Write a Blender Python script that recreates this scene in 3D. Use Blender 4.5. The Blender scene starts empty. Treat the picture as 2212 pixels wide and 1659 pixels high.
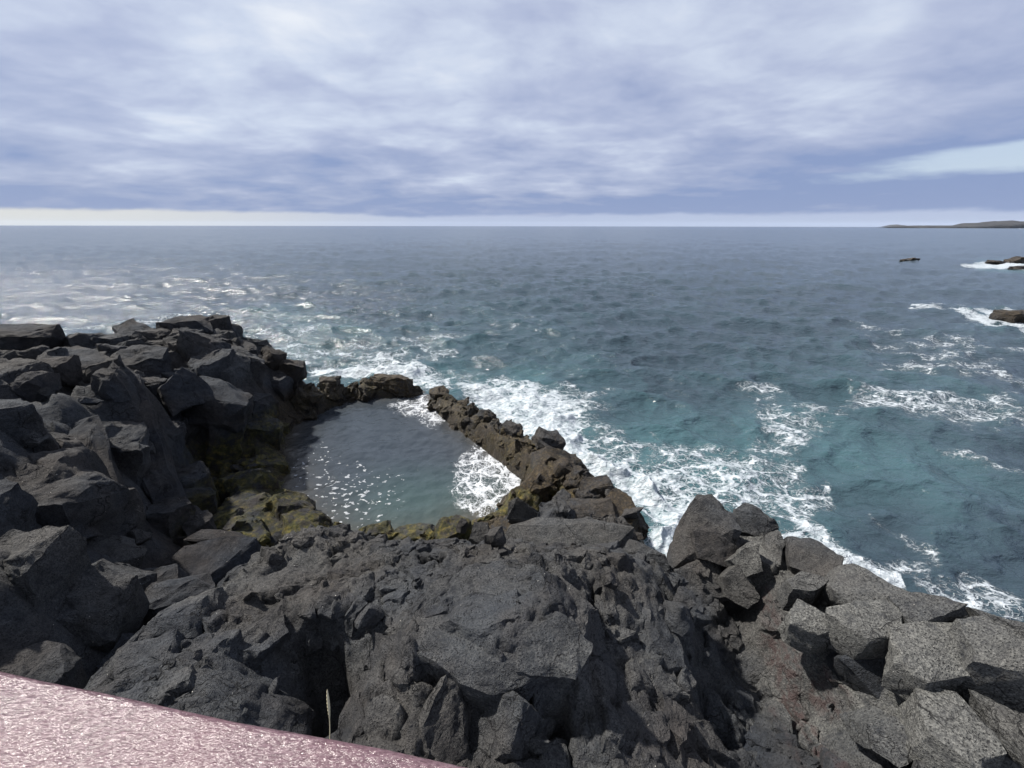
import bpy, bmesh, math, random
import numpy as np
from mathutils import Vector

C = bpy.context.scene.collection
SC = bpy.context.scene
R = math.radians

# ------------------------------------------------------------------ camera, sky, sun, exposure
CAM_H = 8.0
PITCH = R(22.34)
cam_d = bpy.data.cameras.new('camera')
cam_d.sensor_width = 36.0
cam_d.lens = 36.0 * 384.7 / 1024.0
cam_d.clip_start = 0.05
cam_d.clip_end = 90000
cam = bpy.data.objects.new('camera', cam_d)
C.objects.link(cam)
cam.location = (0, 0, CAM_H)
cam.rotation_euler = (R(90) - PITCH, 0, 0)
cam.rotation_euler.rotate_axis('Z', R(0.1))
SC.camera = cam

SUN_AZ, SUN_EL = R(-64), R(51)      # azimuth measured from +Y towards +X
SC.view_settings.view_transform = 'Standard'
SC.view_settings.look = 'None'
SC.view_settings.exposure = 1.0      # the phone exposed for the dark rock
SC.view_settings.gamma = 1.0
SC.view_settings.use_curve_mapping = False
SC.cycles.max_bounces = 5
SC.cycles.diffuse_bounces = 2
SC.cycles.glossy_bounces = 3
SC.cycles.transmission_bounces = 3
SC.cycles.volume_bounces = 0
SC.cycles.sample_clamp_indirect = 4.0


class NT:
    """tiny helper for node trees"""
    def __init__(self, tree):
        self.t = tree
        self.n = tree.nodes
        self.l = tree.links

    def node(self, typ, **kw):
        n = self.n.new(typ)
        for k, v in kw.items():
            setattr(n, k, v)
        return n

    def put(self, sock, v):
        if isinstance(v, bpy.types.NodeSocket):
            self.l.new(v, sock)
        elif v is not None:
            sock.default_value = v

    def math(self, op, a, b=None, c=None, clamp=False):
        n = self.node('ShaderNodeMath', operation=op, use_clamp=clamp)
        self.put(n.inputs[0], a)
        if b is not None: self.put(n.inputs[1], b)
        if c is not None: self.put(n.inputs[2], c)
        return n.outputs[0]

    def vmath(self, op, a, b=None, scale=None):
        n = self.node('ShaderNodeVectorMath', operation=op)
        self.put(n.inputs[0], a)
        if b is not None: self.put(n.inputs[1], b)
        if scale is not None: self.put(n.inputs['Scale'], scale)
        return n.outputs[0]

    def noise(self, vec, scale, detail=4, rough=0.55, dist=0.0, out='Fac', lac=2.0):
        n = self.node('ShaderNodeTexNoise')
        n.noise_dimensions = '3D'
        self.put(n.inputs['Vector'], vec)
        self.put(n.inputs['Scale'], scale)
        n.inputs['Detail'].default_value = detail
        n.inputs['Roughness'].default_value = rough
        n.inputs['Lacunarity'].default_value = lac
        n.inputs['Distortion'].default_value = dist
        return n.outputs[out]

    def voro(self, vec, scale, feature='F1', rand=1.0, out='Distance'):
        n = self.node('ShaderNodeTexVoronoi', feature=feature)
        self.put(n.inputs['Vector'], vec)
        self.put(n.inputs['Scale'], scale)
        n.inputs['Randomness'].default_value = rand
        return n.outputs[out]

    def mix(self, f, a, b, blend='MIX'):
        n = self.node('ShaderNodeMix', data_type='RGBA', blend_type=blend)
        self.put(n.inputs[0], f)
        self.put(n.inputs[6], a)
        self.put(n.inputs[7], b)
        return n.outputs[2]

    def ramp(self, f, stops, interp='LINEAR'):
        n = self.node('ShaderNodeValToRGB')
        cr = n.color_ramp
        cr.interpolation = interp
        while len(cr.elements) < len(stops):
            cr.elements.new(0.5)
        for e, (p, c) in zip(cr.elements, stops):
            e.position = p
            e.color = c if len(c) == 4 else (*c, 1)
        self.put(n.inputs[0], f)
        return n.outputs[0]

    def range(self, v, a, b, c=0.0, d=1.0, smooth=True):
        n = self.node('ShaderNodeMapRange', interpolation_type='SMOOTHSTEP' if smooth else 'LINEAR')
        self.put(n.inputs['Value'], v)
        self.put(n.inputs['From Min'], a)
        self.put(n.inputs['From Max'], b)
        self.put(n.inputs['To Min'], c)
        self.put(n.inputs['To Max'], d)
        return n.outputs['Result']

    def bump(self, h, strength, dist, normal=None):
        n = self.node('ShaderNodeBump')
        self.put(n.inputs['Height'], h)
        self.put(n.inputs['Strength'], strength)
        self.put(n.inputs['Distance'], dist)
        if normal is not None: self.put(n.inputs['Normal'], normal)
        return n.outputs[0]


def make_world():
    w = bpy.data.worlds.new('World')
    SC.world = w
    w.use_nodes = True
    t = NT(w.node_tree)
    t.n.clear()
    out = t.node('ShaderNodeOutputWorld')
    bg = t.node('ShaderNodeBackground')
    sky = t.node('ShaderNodeTexSky')
    sky.sky_type = 'NISHITA'
    sky.sun_disc = False
    sky.sun_elevation = SUN_EL
    sky.sun_rotation = SUN_AZ
    sky.air_density = 1.0
    sky.dust_density = 0.6
    # everything below is expressed at the background's strength of 0.1, so cloud radiance is multiplied by 10
    tc = t.node('ShaderNodeTexCoord').outputs['Generated']
    sep = t.node('ShaderNodeSeparateXYZ')
    t.put(sep.inputs[0], tc)
    x, y, z = sep.outputs
    zz = t.math('ADD', t.math('MAXIMUM', z, 0.0), 0.15)
    comb = t.node('ShaderNodeCombineXYZ')
    t.put(comb.inputs[0], t.math('DIVIDE', x, zz))
    t.put(comb.inputs[1], t.math('DIVIDE', y, zz))
    comb.inputs[2].default_value = 3.3
    p = comb.outputs[0]
    warp = t.vmath('SCALE', t.vmath('SUBTRACT', t.noise(p, 1.1, 3, out='Color'), (0.5, 0.5, 0.5)), scale=0.38)
    pw = t.vmath('ADD', p, warp)
    big = t.noise(pw, 0.55, 5, 0.5)
    fine = t.noise(t.vmath('MULTIPLY', pw, (1.0, 1.25, 1.0)), 1.9, 6, 0.54)
    huge = t.noise(t.vmath('ADD', p, (9.0, 4.0, 0)), 0.22, 2, 0.5)
    v = t.math('ADD', t.math('MULTIPLY', big, 0.70), t.math('MULTIPLY', fine, 0.66))
    v = t.math('SUBTRACT', v, 0.185)
    v = t.math('ADD', v, t.math('MULTIPLY', t.math('SUBTRACT', huge, 0.5), 0.30))
    # the overcast brightens towards the sun and overhead, and thickens to a bank low over the sea
    sd = Vector((math.sin(SUN_AZ) * math.cos(SUN_EL), math.cos(SUN_AZ) * math.cos(SUN_EL), math.sin(SUN_EL)))
    dn = t.node('ShaderNodeVectorMath', operation='DOT_PRODUCT')
    t.put(dn.inputs[0], tc)
    dn.inputs[1].default_value = sd
    glow = t.math('ADD', t.range(dn.outputs['Value'], -1.0, -0.15, -0.17, 0.0), t.range(dn.outputs['Value'], -0.3, 1.0, -0.03, 0.12))
    el = t.math('ADD', t.range(z, 0.02, 0.15, -0.25, 0.0), t.range(z, 0.1, 0.55, -0.02, 0.07))
    v = t.math('ADD', t.math('ADD', v, glow), el)
    cl = t.ramp(v, [(0.26, (2.55, 3.35, 5.7)), (0.40, (3.6, 4.25, 6.3)), (0.52, (4.85, 5.45, 7.3)),
                    (0.64, (6.4, 7.1, 8.6)), (0.78, (8.6, 9.0, 9.7))])
    # thin clear strip under the cloud base along the horizon: paler to the left where the sun stands
    edge = t.math('ADD', t.math('MULTIPLY', t.math('SUBTRACT', t.noise(t.vmath('MULTIPLY', tc, (1, 1, 3)), 4.5, 5, 0.6), 0.5), 0.034), 0.026)
    strip = t.range(t.math('SUBTRACT', edge, z), -0.003, 0.006)
    side = t.range(x, -0.85, -0.10)
    stripc = t.mix(side, (7.2, 7.3, 7.2, 1), (4.6, 5.35, 7.4, 1))
    cl = t.mix(strip, cl, stripc)
    # gap of open sky low in the north-east
    gx = t.math('DIVIDE', t.math('SUBTRACT', t.math('DIVIDE', x, t.math('MAXIMUM', y, 0.05)), 1.36), 0.58)
    gz = t.math('DIVIDE', t.math('SUBTRACT', t.math('SUBTRACT', z, t.math('MULTIPLY', x, 0.06)), 0.052), 0.022)
    gd = t.math('ADD', t.math('MULTIPLY', gx, gx), t.math('MULTIPLY', gz, gz))
    gd = t.math('ADD', gd, t.math('MULTIPLY', t.math('SUBTRACT', fine, 0.5), 2.2))
    gap = t.math('MULTIPLY', t.range(gd, 1.45, 0.25), t.range(y, 0.0, 0.2))
    skyc = t.mix(0.7, sky.outputs[0], (6.6, 7.7, 9.4, 1))
    cl = t.mix(t.math('MULTIPLY', gap, 0.9), cl, skyc)
    full = t.mix(0.93, sky.outputs[0], cl)
    t.put(bg.inputs['Color'], full)
    bg.inputs['Strength'].default_value = 0.05
    t.l.new(bg.outputs[0], out.inputs[0])


make_world()

sun_d = bpy.data.lights.new('sun', 'SUN')
sun_d.energy = 4.6
sun_d.angle = R(2.2)
sun_d.color = (1.0, 0.95, 0.87)
sun = bpy.data.objects.new('sun', sun_d)
C.objects.link(sun)
sd = Vector((math.sin(SUN_AZ) * math.cos(SUN_EL), math.cos(SUN_AZ) * math.cos(SUN_EL), math.sin(SUN_EL)))
sun.rotation_euler = (-sd).to_track_quat('-Z', 'Y').to_euler()
sun.location = sd * 60


# ------------------------------------------------------------------ measuring helpers
# positions were measured on a 2212 px wide print of the photograph
cp, sp = math.cos(PITCH), math.sin(PITCH)

def ray(px, py):
    u = (px - 1106.0) / 831.0
    v = (py - 829.5) / 831.0
    return np.array([u, cp - v * sp, -sp - v * cp])

def P(px, py, z):
    d = ray(px, py)
    return np.array([0, 0, CAM_H]) + d * ((z - CAM_H) / d[2])

def D(px, py, t):
    return np.array([0, 0, CAM_H]) + ray(px, py) * t

def pix_of_ground(X, Y, Z=0.0):
    """where a point of the sea surface was on the print (used to copy the foam's map onto the water)"""
    dx, dy, dz = X, Y, Z - CAM_H
    depth = dy * cp - dz * sp
    upc = dy * sp + dz * cp
    return 1106.0 + 831.0 * dx / depth, 829.5 - 831.0 * upc / depth


# ------------------------------------------------------------------ numpy noise
def _hash(ix, iy, iz, seed):
    h = (ix.astype(np.uint32) * np.uint32(374761393) + iy.astype(np.uint32) * np.uint32(668265263)
         + iz.astype(np.uint32) * np.uint32(2147483647 - 57) + np.uint32((seed * 974711 + 1013) & 0xffffffff))
    h = (h ^ (h >> np.uint32(13))) * np.uint32(1274126177)
    h = h ^ (h >> np.uint32(16))
    h = h * np.uint32(2246822519)
    return ((h ^ (h >> np.uint32(15))) & np.uint32(0xffffff)).astype(np.float32) / np.float32(0xffffff)

def vnoise(X, Y, Z, seed):
    xi, yi, zi = np.floor(X), np.floor(Y), np.floor(Z)
    fx, fy, fz = (X - xi).astype(np.float32), (Y - yi).astype(np.float32), (Z - zi).astype(np.float32)
    ix, iy, iz = xi.astype(np.int64), yi.astype(np.int64), zi.astype(np.int64)
    sx, sy, sz = (a * a * (3 - 2 * a) for a in (fx, fy, fz))
    r = 0
    for a in (0, 1):
        wx = sx if a else 1 - sx
        for b in (0, 1):
            wy = sy if b else 1 - sy
            for c in (0, 1):
                r = r + wx * wy * (sz if c else 1 - sz) * _hash(ix + a, iy + b, iz + c, seed)
    return r * 2 - 1

def fbm(X, Y, Z, f, octv, seed, gain=0.5):
    a, r = 1.0, 0.0
    for o in range(octv):
        r = r + a * vnoise(X * f + 13.7 * o, Y * f - 7.1 * o, Z * f + 3.3 * o, seed + o)
        f *= 2.03
        a *= gain
    return r

def facet2(X, Y, cell, seed, lean=2.3):
    """height of little tilted facets: a jittered-grid Voronoi whose cells carry random planes"""
    gx, gy = X / cell, Y / cell
    ix, iy = np.floor(gx).astype(np.int64), np.floor(gy).astype(np.int64)
    best = np.full(X.shape, 9e9, np.float32)
    val = np.zeros(X.shape, np.float32)
    z0 = np.zeros_like(ix)
    for a in (-1, 0, 1):
        for b in (-1, 0, 1):
            jx, jy = ix + a, iy + b
            cx = jx + 0.05 + 0.9 * _hash(jx, jy, z0, seed)
            cy = jy + 0.05 + 0.9 * _hash(jx, jy, z0, seed + 1)
            ex, ey = gx - cx, gy - cy
            o = _hash(jx, jy, z0, seed + 4) - 0.5
            d = ex * ex + ey * ey + 0.35 * o
            tx = _hash(jx, jy, z0, seed + 2) - 0.5
            ty = _hash(jx, jy, z0, seed + 3) - 0.5
            m = d < best
            best = np.where(m, d, best)
            val = np.where(m, o * 0.6 + lean * (tx * ex + ty * ey), val)
    return val

def ridged(X, Y, Z, f, octv, seed, gain=0.55):
    a, r = 1.0, 0.0
    for o in range(octv):
        r = r + a * (0.5 - np.abs(vnoise(X * f + 5.1 * o, Y * f + 1.7 * o, Z * f - 2.9 * o, seed + o)))
        f *= 2.1
        a *= gain
    return r

def tps(points, smooth=0.02):
    """thin-plate spline through (x, y, z) points -> function"""
    pts = np.array(points, float)
    n = len(pts)
    def phi(r2):
        return 0.5 * r2 * np.log(np.maximum(r2, 1e-9))
    d2 = ((pts[:, None, :2] - pts[None, :, :2]) ** 2).sum(-1)
    A = np.zeros((n + 3, n + 3))
    A[:n, :n] = phi(d2) + smooth * np.eye(n)
    A[:n, n] = 1; A[n, :n] = 1
    A[:n, n + 1:n + 3] = pts[:, :2]; A[n + 1:n + 3, :n] = pts[:, :2].T
    w = np.linalg.solve(A, np.concatenate([pts[:, 2], np.zeros(3)]))
    def f(X, Y):
        Z = w[n] + w[n + 1] * X + w[n + 2] * Y
        for k in range(n):
            Z = Z + w[k] * phi((X - pts[k, 0]) ** 2 + (Y - pts[k, 1]) ** 2)
        return Z
    return f

def wsum(points, eps=0.5, power=3.0):
    pts = np.array(points, float)
    def f(X, Y):
        num = 0; den = 0
        for x, y, z in pts:
            w = 1.0 / ((X - x) ** 2 + (Y - y) ** 2 + eps * eps) ** (power / 2)
            num = num + w * z; den = den + w
        return num / den
    return f


# ------------------------------------------------------------------ materials
def new_mat(name):
    m = bpy.data.materials.new(name)
    m.use_nodes = True
    t = NT(m.node_tree)
    t.n.clear()
    out = t.node('ShaderNodeOutputMaterial')
    b = t.node('ShaderNodeBsdfPrincipled')
    t.l.new(b.outputs[0], out.inputs[0])
    return m, t, b

def attr(t, name):
    n = t.node('ShaderNodeAttribute', attribute_name=name)
    return n

def rock_material(name='lava_rock', base=(0.014, 0.0155, 0.020), light=(0.046, 0.048, 0.053), pits=1.0):
    m, t, b = new_mat(name)
    pos = t.node('ShaderNodeNewGeometry').outputs['Position']
    tint = attr(t, 'tint')
    sep = t.node('ShaderNodeSeparateColor')
    t.put(sep.inputs[0], tint.outputs['Color'])
    moss, weed, pale = sep.outputs
    rust = attr(t, 'rust').outputs['Fac']
    n1 = t.noise(pos, 1.3, 5, 0.6)
    n2 = t.noise(pos, 9.0, 6, 0.65)
    n3 = t.noise(pos, 45.0, 4, 0.7)
    f = t.math('ADD', t.math('MULTIPLY', n1, 0.5), t.math('MULTIPLY', n2, 0.5))
    col = t.mix(t.range(f, 0.36, 0.66), (*base, 1), (*light, 1))
    hue = t.noise(pos, 0.55, 4, 0.6)
    col = t.mix(1.0, col, t.mix(t.range(hue, 0.38, 0.62), (0.90, 1.0, 1.12, 1), (1.22, 1.02, 0.86, 1)), 'MULTIPLY')
    # dry, pale crust with dark vesicles
    pv = t.voro(t.vmath('ADD', pos, t.vmath('SCALE', t.noise(pos, 30, 2, out='Color'), scale=0.02)), 42.0)
    pit = t.range(t.math('ADD', pv, t.math('MULTIPLY', t.math('SUBTRACT', n2, 0.5), -0.7)), 0.14, 0.30)
    crust = t.mix(t.range(n3, 0.35, 0.7), (0.072, 0.073, 0.071, 1), (0.205, 0.203, 0.191, 1))
    pf = t.math('MULTIPLY', pale, t.range(n2, 0.15, 0.55), clamp=True)
    col = t.mix(pf, col, crust)
    col = t.mix(t.math('MULTIPLY', t.math('SUBTRACT', 1.0, pit), 0.75), col, (0.016, 0.016, 0.018, 1))
    col = t.mix(t.math('MULTIPLY', t.range(t.noise(pos, 70.0, 3, 0.7), 0.40, 0.62, 0.0, 1.0), 0.55), col, t.mix(0.5, col, (0.0, 0.0, 0.0, 1)))  # fine dark speckle in the colour stands in for shading inside the vesicles
    # hairline cracks
    cw = t.vmath('ADD', pos, t.vmath('SCALE', t.noise(pos, 2.2, 4, 0.6, out='Color'), scale=0.45))
    ck = t.math('MAXIMUM', t.range(t.voro(cw, 2.3, 'DISTANCE_TO_EDGE'), 0.020, 0.006), t.math('MULTIPLY', t.range(t.voro(cw, 6.5, 'DISTANCE_TO_EDGE'), 0.030, 0.010), 0.6))
    ck = t.math('MULTIPLY', ck, t.range(t.noise(pos, 1.7, 3, 0.6), 0.48, 0.60))
    col = t.mix(t.math('MULTIPLY', ck, 0.85), col, (0.008, 0.008, 0.009, 1))
    # bits of shell dropped by birds
    spv = t.voro(pos, 7.0)
    col = t.mix(t.math('MULTIPLY', t.range(spv, 0.040, 0.028), t.range(n1, 0.42, 0.5)), col, (0.50, 0.48, 0.44, 1))
    # red oxidised clinker
    redc = t.mix(n2, (0.028, 0.018, 0.019, 1), (0.060, 0.034, 0.033, 1))
    col = t.mix(t.math('MULTIPLY', t.math('MULTIPLY', rust, 0.75), t.range(n2, 0.38, 0.6)), col, redc)
    # brown weed and barnacle crust
    wn = t.noise(pos, 14.0, 5, 0.7)
    weedc = t.ramp(wn, [(0.3, (0.010, 0.008, 0.006)), (0.5, (0.038, 0.028, 0.016)), (0.62, (0.075, 0.055, 0.028)), (0.75, (0.16, 0.135, 0.10))])
    wf = t.math('MULTIPLY', weed, t.range(t.noise(pos, 5.0, 4, 0.6), 0.25, 0.5))
    col = t.mix(wf, col, weedc)
    # moss / yellow-green algae
    mn = t.noise(pos, 7.0, 5, 0.65)
    mossc = t.ramp(mn, [(0.32, (0.015, 0.017, 0.008)), (0.5, (0.055, 0.053, 0.016)), (0.68, (0.16, 0.125, 0.030))])
    mf = t.math('MULTIPLY', moss, t.range(t.noise(pos, 3.1, 6, 0.65), 0.36, 0.6))
    col = t.mix(mf, col, mossc)
    # wet band just above the water
    sz = t.node('ShaderNodeSeparateXYZ')
    t.put(sz.inputs[0], pos)
    wet = t.range(t.math('ADD', sz.outputs[2], t.math('MULTIPLY', t.math('SUBTRACT', n1, 0.5), 0.9)), 0.75, 0.35)
    col = t.mix(t.math('MULTIPLY', wet, 0.45), col, t.mix(0.35, (0.004, 0.004, 0.005, 1), col))
    t.put(b.inputs['Base Color'], col)
    rough = t.math('SUBTRACT', 0.88, t.math('MULTIPLY', wf, 0.42))
    t.put(b.inputs['Roughness'], t.math('SUBTRACT', rough, t.math('MULTIPLY', wet, 0.22)))
    b.inputs['Specular IOR Level'].default_value = 0.22
    h = t.math('ADD', t.math('MULTIPLY', n2, 1.0), t.math('MULTIPLY', n3, 0.35))
    h = t.math('ADD', h, t.math('MULTIPLY', pit, 0.22 * pits))
    h = t.math('ADD', h, t.math('MULTIPLY', t.noise(pos, 110.0, 2, 0.6), 0.16))
    h = t.math('SUBTRACT', h, t.math('MULTIPLY', ck, 0.35))
    t.put(b.inputs['Normal'], t.bump(h, 1.0, 0.075))
    return m

ROCK = rock_material()


# ------------------------------------------------------------------ object helpers
def tag(o, label=None, cat=None, group=None, kind=None):
    if label: o['label'] = label
    if cat: o['category'] = cat
    if group: o['group'] = group
    if kind: o['kind'] = kind
    return o

def mesh_np(name, V, F, mat, smooth=True):
    """V (n,3), F (m,3|4) -> mesh data"""
    me = bpy.data.meshes.new(name)
    F = np.asarray(F, np.int32)
    n, k = F.shape
    me.vertices.add(len(V))
    me.vertices.foreach_set('co', np.ascontiguousarray(V, np.float32).ravel())
    me.loops.add(n * k)
    me.loops.foreach_set('vertex_index', F.ravel())
    me.polygons.add(n)
    me.polygons.foreach_set('loop_start', np.arange(0, n * k, k, dtype=np.int32))
    me.polygons.foreach_set('loop_total', np.full(n, k, np.int32))
    me.polygons.foreach_set('use_smooth', np.full(n, smooth))
    me.update(calc_edges=True)
    me.validate()
    if mat: me.materials.append(mat)
    return me

def set_attrs(me, tint=None, rust=None):
    if tint is not None:
        a = me.attributes.new('tint', 'FLOAT_COLOR', 'POINT')
        c = np.ones((len(tint), 4), np.float32)
        c[:, :3] = tint
        a.data.foreach_set('color', c.ravel())
    if rust is not None:
        a = me.attributes.new('rust', 'FLOAT', 'POINT')
        a.data.foreach_set('value', np.asarray(rust, np.float32))

def link(name, me, parent=None, loc=None):
    o = bpy.data.objects.new(name, me)
    C.objects.link(o)
    if loc is not None: o.location = loc
    if parent: o.parent = parent
    return o


# ------------------------------------------------------------------ fractured rock masses
def poisson_seeds(fixed, bounds, spacing, ok, rng, tries=9000):
    """fixed: (x, y, radius); fills the rest of the bounds with darts no nearer than the spacing"""
    S = [tuple(f) for f in fixed]
    for _ in range(tries):
        x = rng.uniform(bounds[0], bounds[1]); y = rng.uniform(bounds[2], bounds[3])
        r = spacing(x, y) * rng.choice((0.5, 0.7, 1.0, 1.3, 1.8))
        if all((x - a) ** 2 + (y - b) ** 2 > max(r, c) ** 2 for a, b, c in S):
            S.append((x, y, r))
    return [s for s in S if ok(s[0], s[1])]

def hull_tris(pts):
    bm = bmesh.new()
    for p in pts: bm.verts.new(p)
    bmesh.ops.convex_hull(bm, input=bm.verts)
    bmesh.ops.triangulate(bm, faces=bm.faces)
    bmesh.ops.recalc_face_normals(bm, faces=bm.faces)
    T = np.array([[v.co[:] for v in f.verts] for f in bm.faces if f.calc_area() > 1e-7])
    bm.free()
    return T

_pat = {}
def tri_pattern(n):
    """weights of the points and the small triangles of a triangle cut n times along each side"""
    if n not in _pat:
        ij = [(i, j) for i in range(n + 1) for j in range(n + 1 - i)]
        ix = {q: k for k, q in enumerate(ij)}
        W = np.array([((n - i - j) / n, i / n, j / n) for i, j in ij])
        F = []
        for i, j in ij:
            if i + j < n: F.append((ix[(i, j)], ix[(i + 1, j)], ix[(i, j + 1)]))
            if i + j < n - 1: F.append((ix[(i + 1, j)], ix[(i + 1, j + 1)], ix[(i, j + 1)]))
        _pat[n] = (W, np.array(F))
    return _pat[n]

def cut_faces(T, step, most=11):
    """every flat face of a broken block gets its own points, so its edges stay sharp; adjoining faces are cut alike"""
    L = max(np.linalg.norm(T[:, 0] - T[:, 1], axis=1).max(), np.linalg.norm(T[:, 1] - T[:, 2], axis=1).max(), np.linalg.norm(T[:, 2] - T[:, 0], axis=1).max())
    n = int(min(most, max(2, round(L * 0.75 / step))))
    W, F = tri_pattern(n)
    V = np.einsum('kw,twc->tkc', W, T)
    Fa = F[None] + (np.arange(len(T)) * len(W))[:, None, None]
    return V.reshape(-1, 3), Fa.reshape(-1, 3)

def broken_block(rng, rad, height, asp=1.0, lean=0.2, chip=0.8):
    """corner points of a joint block: an uneven prism, wider at its foot, its crown tilted and its corners broken off"""
    n = rng.choice((4, 5, 5, 6, 7))
    a0 = rng.uniform(0, 6.3)
    tx, ty = rng.gauss(0, lean), rng.gauss(0, lean)
    pts = []
    for q in range(n):
        th = a0 + 2 * math.pi * (q + rng.uniform(-0.28, 0.28)) / n
        r = rad * rng.uniform(0.72, 1.15)
        x, y = r * math.cos(th) * asp, r * math.sin(th) / asp
        z = tx * x + ty * y
        if rng.random() < chip:
            c = rng.uniform(0.12, 0.5); d = rng.uniform(0.12, 0.55) * rad
            pts.append((x * (1 - c), y * (1 - c), z * (1 - c) + rng.uniform(0, 0.03) * rad))
            pts.append((x * rng.uniform(0.92, 1.02), y * rng.uniform(0.92, 1.02), z - d))
            if rng.random() < 0.5:
                e = rng.uniform(-0.35, 0.35)
                pts.append((x - y * e * 0.6, y + x * e * 0.6, z - d * rng.uniform(0.5, 1.4)))
        else:
            pts.append((x, y, z))
        f = rng.uniform(1.0, 1.3)
        pts.append((x * f, y * f, -height))
    return np.array(pts)

def frame_to(v):
    v = np.array(v) / np.linalg.norm(v)
    x = np.cross((0, 1, 0.01), v); x /= np.linalg.norm(x)
    return np.stack([x, np.cross(v, x), v], 1)

def weather(V, seed, grain=1.0, big=1.0):
    A, B, Cc = (np.ascontiguousarray(V[:, k]).astype(np.float64) for k in range(3))
    r1 = grain * (0.030 * ridged(A, B, Cc, 4.5, 2, seed, 0.55) + 0.014 * ridged(A, B, Cc, 15.0, 3, seed + 3, 0.7))
    w = [0.045 * big * fbm(A, B, Cc, 2.4, 3, seed + 10 * k, 0.55) + 0.009 * grain * fbm(A, B, Cc, 16.0, 2, seed + 10 * k + 5, 0.6) for k in (1, 2, 3)]
    return V + np.stack([w[0] + r1 * 0.5, w[1] - r1 * 0.7, w[2] + r1], 1)

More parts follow.
